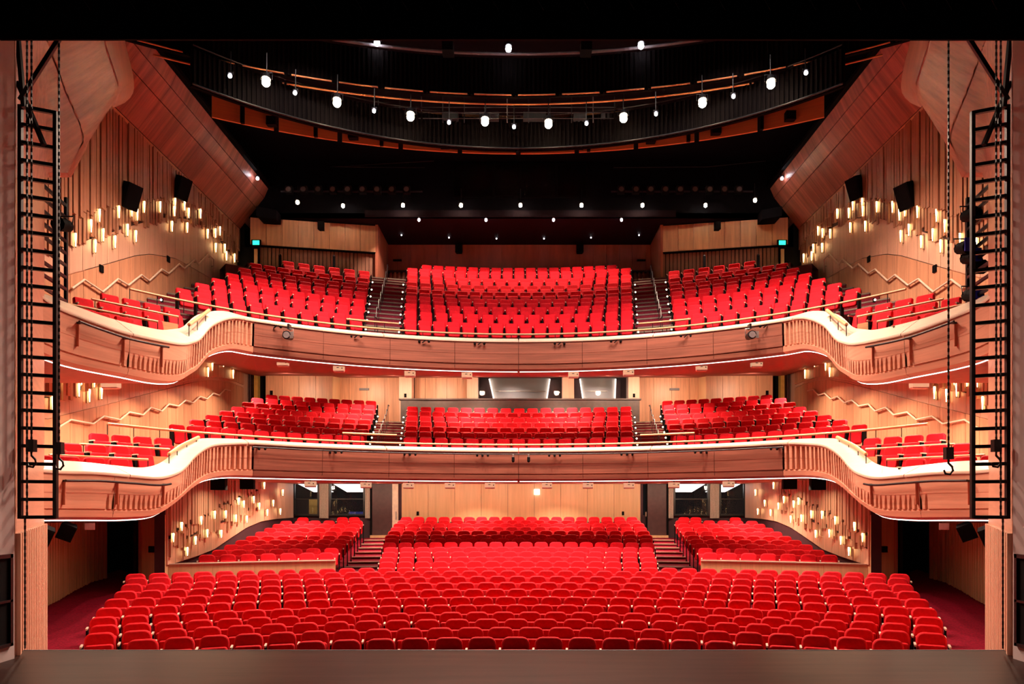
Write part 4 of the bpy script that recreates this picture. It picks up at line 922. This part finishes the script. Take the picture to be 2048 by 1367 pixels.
# ------------------------------------------------------------------ spotlights, pipes and clamps on the balcony fronts
def front_pt(path, px, off, side=-1):
    """station of the balcony front seen at picture column px, on the axis of the house"""
    at, nrm, L = path; best = None
    for j in range(400):
        s = L*.75*j/400; p = at(s); u = CX+(side*-p[0]*-1 if side < 0 else -p[0])*F/p[1]
        u = CX+((p[0] if side < 0 else -p[0])-CAMX)*F/p[1]
        if best is None or abs(u-px) < best[0]: best = (abs(u-px), s)
    s = best[1]; p = at(s); n = nrm(s); return ((p[0]+n[0]*off)*(1 if side < 0 else -1), p[1]+n[1]*off, p[2]+EYE, s)
for k, a in enumerate((572, 1507)):
    q = front_pt(UPPER, a, .3, -1 if a < CX else 1); o = empty('spotlight', (q[0], q[1], q[2]-.40), label='black spotlight hanging on the upper balcony front at the '+('left', 'right')[k], cat='spotlight')
    MB().tube([(0,.18,.0),(0,-.2,-.02)], [.11,.13], 12).build('body', 'black_metal', o); MB().tube([(-.15,0,-.02),(-.15,0,.2),(.15,0,.2),(.15,0,-.02)], .014, 6).build('yoke', 'steel', o)
    MB().box(-.03, .03, -.03, .2, .2, .36).build('clamp', 'black_metal', o); MB().cyl((0,-.205,-.02), (0,-.215,-.02), .10, n=12).build('lens', 'grey', o)
    MB().box(.10, .20, -.2, -.18, -.12, .08).build('barn_door', 'steel', o)
for k, a in enumerate((551, 712, 848, 959, 1119, 1232, 1372, 1530)):
    q = front_pt(UPPER, a, .03, -1 if a < CX else 1); o = empty('pipe_clamp', (q[0], q[1], q[2]-.13), label='%s pair of black knobs from the left on the upper balcony front' % nth(k+1), cat='clamp', group='clamps on the upper balcony front')
    for x in (-.16, .16): MB().sphere((x, -.02, 0), .045, 8, 6).build('knob', 'black', o)
    MB().beam((-.06, -.03, -.05), (.05, -.03, .05), .03, .03).build('lever', 'black', o)
def fascia_pipe(label, path, s0, s1, drop, side, off=.12, r=.026, brk=3, both=False):
    at, nrm, L = path; P = []
    for j in range(31):
        s = s0+(s1-s0)*j/30; sd = side
        if both: sd = -1 if s < 0 else 1
        p = at(abs(s)); n = nrm(abs(s)); P.append(((p[0]+n[0]*off)*(1 if sd < 0 else -1), p[1]+n[1]*off, p[2]+EYE-drop))
    c = Vector(P[15]); o = empty('lighting_pipe', c, label=label, cat='pipe')
    MB().tube([Vector(p)-c for p in P], r).build('pipe', 'black_metal', o)
    for k in range(brk):
        s = s0+(s1-s0)*(k+.08)/(brk-.84); sd = (-1 if s < 0 else 1) if both else side; p = at(abs(s)); n = nrm(abs(s)); f = 1 if sd < 0 else -1
        a = Vector(((p[0]+n[0]*off)*f, p[1]+n[1]*off, p[2]+EYE-drop))-c; b = Vector(((p[0]-n[0]*.02)*f, p[1]-n[1]*.02, p[2]+EYE-drop))-c
        MB().beam(a, b, .05, .04).build('bracket', 'black_metal', o)
        if not both:
            MB().beam(b+Vector((n[0]*.03*f, n[1]*.03, 0)), b+Vector((n[0]*.025*f, n[1]*.025, -.48)), .05, .02).build('strap', 'wood_red', o)
        else:
            for x in (-.18, 0, .18): MB().sphere(a+Vector((x, 0, -.05)), .04, 8, 6).build('knob', 'black', o)
    return o
fascia_pipe('long thin black lighting pipe along the lower balcony front', LOWER, -8.75, 8.75, .14, -1, .1, .022, 8, True)
for sx in (-1, 1):
    f = lambda px, P: front_pt(P, px, 0)[3]
    LL = LOWER[2]; a0 = next(s*.02 for s in range(int(10/.02), int(LL/.02)) if CX+(LOWER[0](s*.02)[0]-CAMX)*F/LOWER[0](s*.02)[1] < 338)
    a1 = next(s*.02 for s in range(int(10/.02), int(LL/.02)) if CX+(LOWER[0](s*.02)[0]-CAMX)*F/LOWER[0](s*.02)[1] < 120)
    fascia_pipe('straight black lighting pipe on the lower balcony wing at the '+SIDE[sx], LOWER, a0+.1, a1, .20, sx)
    a0 = next(s*.02 for s in range(int(10/.02), int(UPPER[2]/.02)) if CX+(UPPER[0](s*.02)[0]-CAMX)*F/UPPER[0](s*.02)[1] < 334)
    a1 = next(s*.02 for s in range(int(10/.02), int(UPPER[2]/.02)) if CX+(UPPER[0](s*.02)[0]-CAMX)*F/UPPER[0](s*.02)[1] < 148)
    o = fascia_pipe('bowed black lighting pipe on the upper balcony wing at the '+SIDE[sx], UPPER, a0+.1, a1, .17, sx)
q = front_pt(LOWER, 1028, .16)
for k, x in enumerate((q[0]-.02, q[0]+.50)):
    o = empty('camera_unit', (x, q[1], q[2]-.24), label='small dark camera hanging on the lower front pipe, %s of the pair' % ('left' if k == 0 else 'right'), cat='camera')
    MB().cyl((0,0,0), (0,0,-.12), .05, n=10).build('body', 'black', o); MB().cyl((0,0,0), (0,0,.10), .03, n=8).build('mount', 'steel', o); MB().sphere((0,0,-.13), .05, 8, 6).build('dome', 'black', o)

# ------------------------------------------------------------------ side light ladders, braces and hoist chains
for sx in (-1, 1):
    s = SIDE[sx]; f = 1 if sx < 0 else -1
    A, B = Vector((-6.53*f, 9.95)), Vector((-6.17*f, 10.12)); z0, z1 = 1.79, 7.26; org = Vector((A.x, A.y, z0))
    o = empty('lighting_ladder', org, label='tall black hanging lighting ladder at the %s of the stage opening' % s, cat='ladder')
    for P in (A, B): MB().box(P.x-.025-org.x, P.x+.025-org.x, P.y-.025-org.y, P.y+.025-org.y, 0, z1-z0).build('rail', 'black_metal', o)
    n = 24
    for k in range(n):
        z = (z1-z0)*k/(n-1)*.993+.02; MB().beam((A.x-org.x, A.y-org.y, z), (B.x-org.x, B.y-org.y, z), .045, .045).build('rung', 'black_metal', o)
    MB().box((A.x-org.x)*.5+(B.x-org.x)*.25-.012, (A.x-org.x)*.5+(B.x-org.x)*.25+.012, .03, .06, z1-z0-.24, z1-z0).build('stay', 'black_metal', o)
    # hanging frame above
    h = empty('hanging_frame', (A.x, A.y, z1), label='crossed black steel braces above the %s ladder' % s, cat='frame')
    for (a, b, c, d_) in ((118,78,40,200), (36,165,88,290), (95,78,150,260), (36,80,48,215)):
        if (a, b) == (95, 78): continue
        p, q_ = Vector(PY(a, b, 10.0)), Vector(PY(c, d_, 9.9))
        if sx > 0: p.x *= -1; q_.x *= -1
        MB().beam(p-h.location, q_-h.location, .05, .05).build('brace', 'black_metal', h)
    # second ladder in the slot behind
    A2, B2 = Vector(PY(84, 350, 14.9)), Vector(PY(132, 362, 16.0))
    if sx > 0: A2.x *= -1; B2.x *= -1
    zt_, zb_ = A2.z, 6.2; o2 = empty('slot_ladder', (B2.x, B2.y, zb_), label='black lighting ladder in the slot behind the %s ladder' % s, cat='ladder')
    for P in (A2, B2): MB().box(P.x-B2.x-.03, P.x-B2.x+.03, P.y-B2.y-.03, P.y-B2.y+.03, 0, zt_-zb_).build('rail', 'black_metal', o2)
    for k in range(9):
        z = (zt_-zb_)*(k+.3)/9; MB().beam((A2.x-B2.x, A2.y-B2.y, z), (0, 0, z), .05, .06).build('rung', 'black_metal', o2)
    for j, (px_, py_) in enumerate(((128, 450),) if sx < 0 else ((128, 430), (140, 495), (128, 515), (115, 535), (125, 590))):
        p = Vector(PY(px_, py_, 15.7)); p.x *= f
        ln = empty('stage_lantern', p, label='%s stage lantern from the top on the %s slot ladder' % (nth(j+1), s), cat='lantern')
        MB().tube([(0,.15,.03),(0,-.22,-.05)], [.12,.15], 10).build('body', 'black', ln); MB().tube([(-.17,0,0),(-.17,.05,.2),(.17,.05,.2),(.17,0,0)], .015, 6).build('yoke', 'black_metal', ln)
        if sx > 0 and j in (1, 2, 4): MB().box(-.12, .10, -.26, -.23, -.15, .12).build('gel', 'gel_blue', ln)
    # hoist chains
    def chain(px_, y0, y1, D, label, hook):
        p0, p1 = Vector(PY(px_, y0, D)), Vector(PY(px_, y1, D)); p0.x *= f; p1.x = p0.x; m = MB(); n = int((p0.z-p1.z)/.045)
        for k in range(n):
            z = p0.z-p1.z-.045*k; (m.box(-.013, .013, -.004, .004, z-.052, z) if k % 2 else m.box(-.004, .004, -.013, .013, z-.052, z))
        e = empty('hoist_chain', p1, label=label, cat='chain'); m.build('links', 'black_metal', e, kind='stuff')
        if hook:
            MB().box(-.05, .05, -.04, .04, -.02, .14).build('hook_block', 'black_metal', e)
            MB().tube([(0,0,-.02),(0,0,-.07),(.05,0,-.12),(.06,0,-.17),(.02,0,-.22),(-.04,0,-.21),(-.06,0,-.16)], .015, 8).build('hook', 'black_metal', e)
    chain(54, -150, 1036, 9.86, 'thin black chain hanging before the %s ladder down to its foot' % s, False)
    chain(63, -150, 900, 9.86, 'black hoist chain with hook before the %s ladder' % s, True)
    chain(118 if sx < 0 else 159, -150, 905 if sx < 0 else 915, 10.0, 'black hoist chain with hook beside the %s ladder' % s, True)
    chain(50, 1030, 1300, 9.95, 'loose chain tail below the %s ladder' % s, False)
MB().box(-7.2, 7.2, 9.72, 10.1, 9.58, 9.85).build('hoist_beam', 'black_metal', label='black steel beam behind the border cloth that carries the hoist chains', cat='beam')
# small exit pointers by the top aisles
for sx in (-1, 1):
    p = PY(757, 480, 34.0); MB().box(sx*abs(p[0])-.04, sx*abs(p[0])+.04, 33.9, 34.0, p[2]-.12, p[2]+.1).build('aisle_marker', 'exit_green', label='tiny green marker light beside the top %s aisle' % SIDE[sx], cat='marker light')
    for k, (px_, y0, y1, D) in enumerate(((668, 512, 543, 32.2), (560, 510, 528, 31.6))):
        a, b = Vector(PY(px_, y0, D)), Vector(PY(px_, y1, D)); g = sx
        if sx > 0: a.x *= -1; b.x *= -1
        o = empty('rear_post', b, label='thin dark post behind the last row of the %s block, %s' % (SIDE[sx], 'nearer the aisle' if k == 0 else 'nearer the wall'), cat='post')
        MB().box(-.05, .05, -.04, .04, -.4, (a-b).z).build('post', 'black', o); MB().sphere((0, 0, (a-b).z), .055, 8, 6).build('cap', 'blue_metal', o)

# slanting end rails where the wings meet the main front
for nm, pts in (('upper', [(378,649,19.75),(400,634,20.45),(418,620,21.1)]), ('lower', [(338,908,18.85),(362,891,19.7),(397,874,20.75)])):
    for sx in (-1, 1):
        P = [PY(*q) for q in pts]; P = [(p[0] if sx < 0 else -p[0], p[1], p[2]) for p in P]
        rail('handrail', 'thick slanting wood end rail where the %s wing meets the %s balcony front' % (SIDE[sx], nm), P, .05, .3, .6)
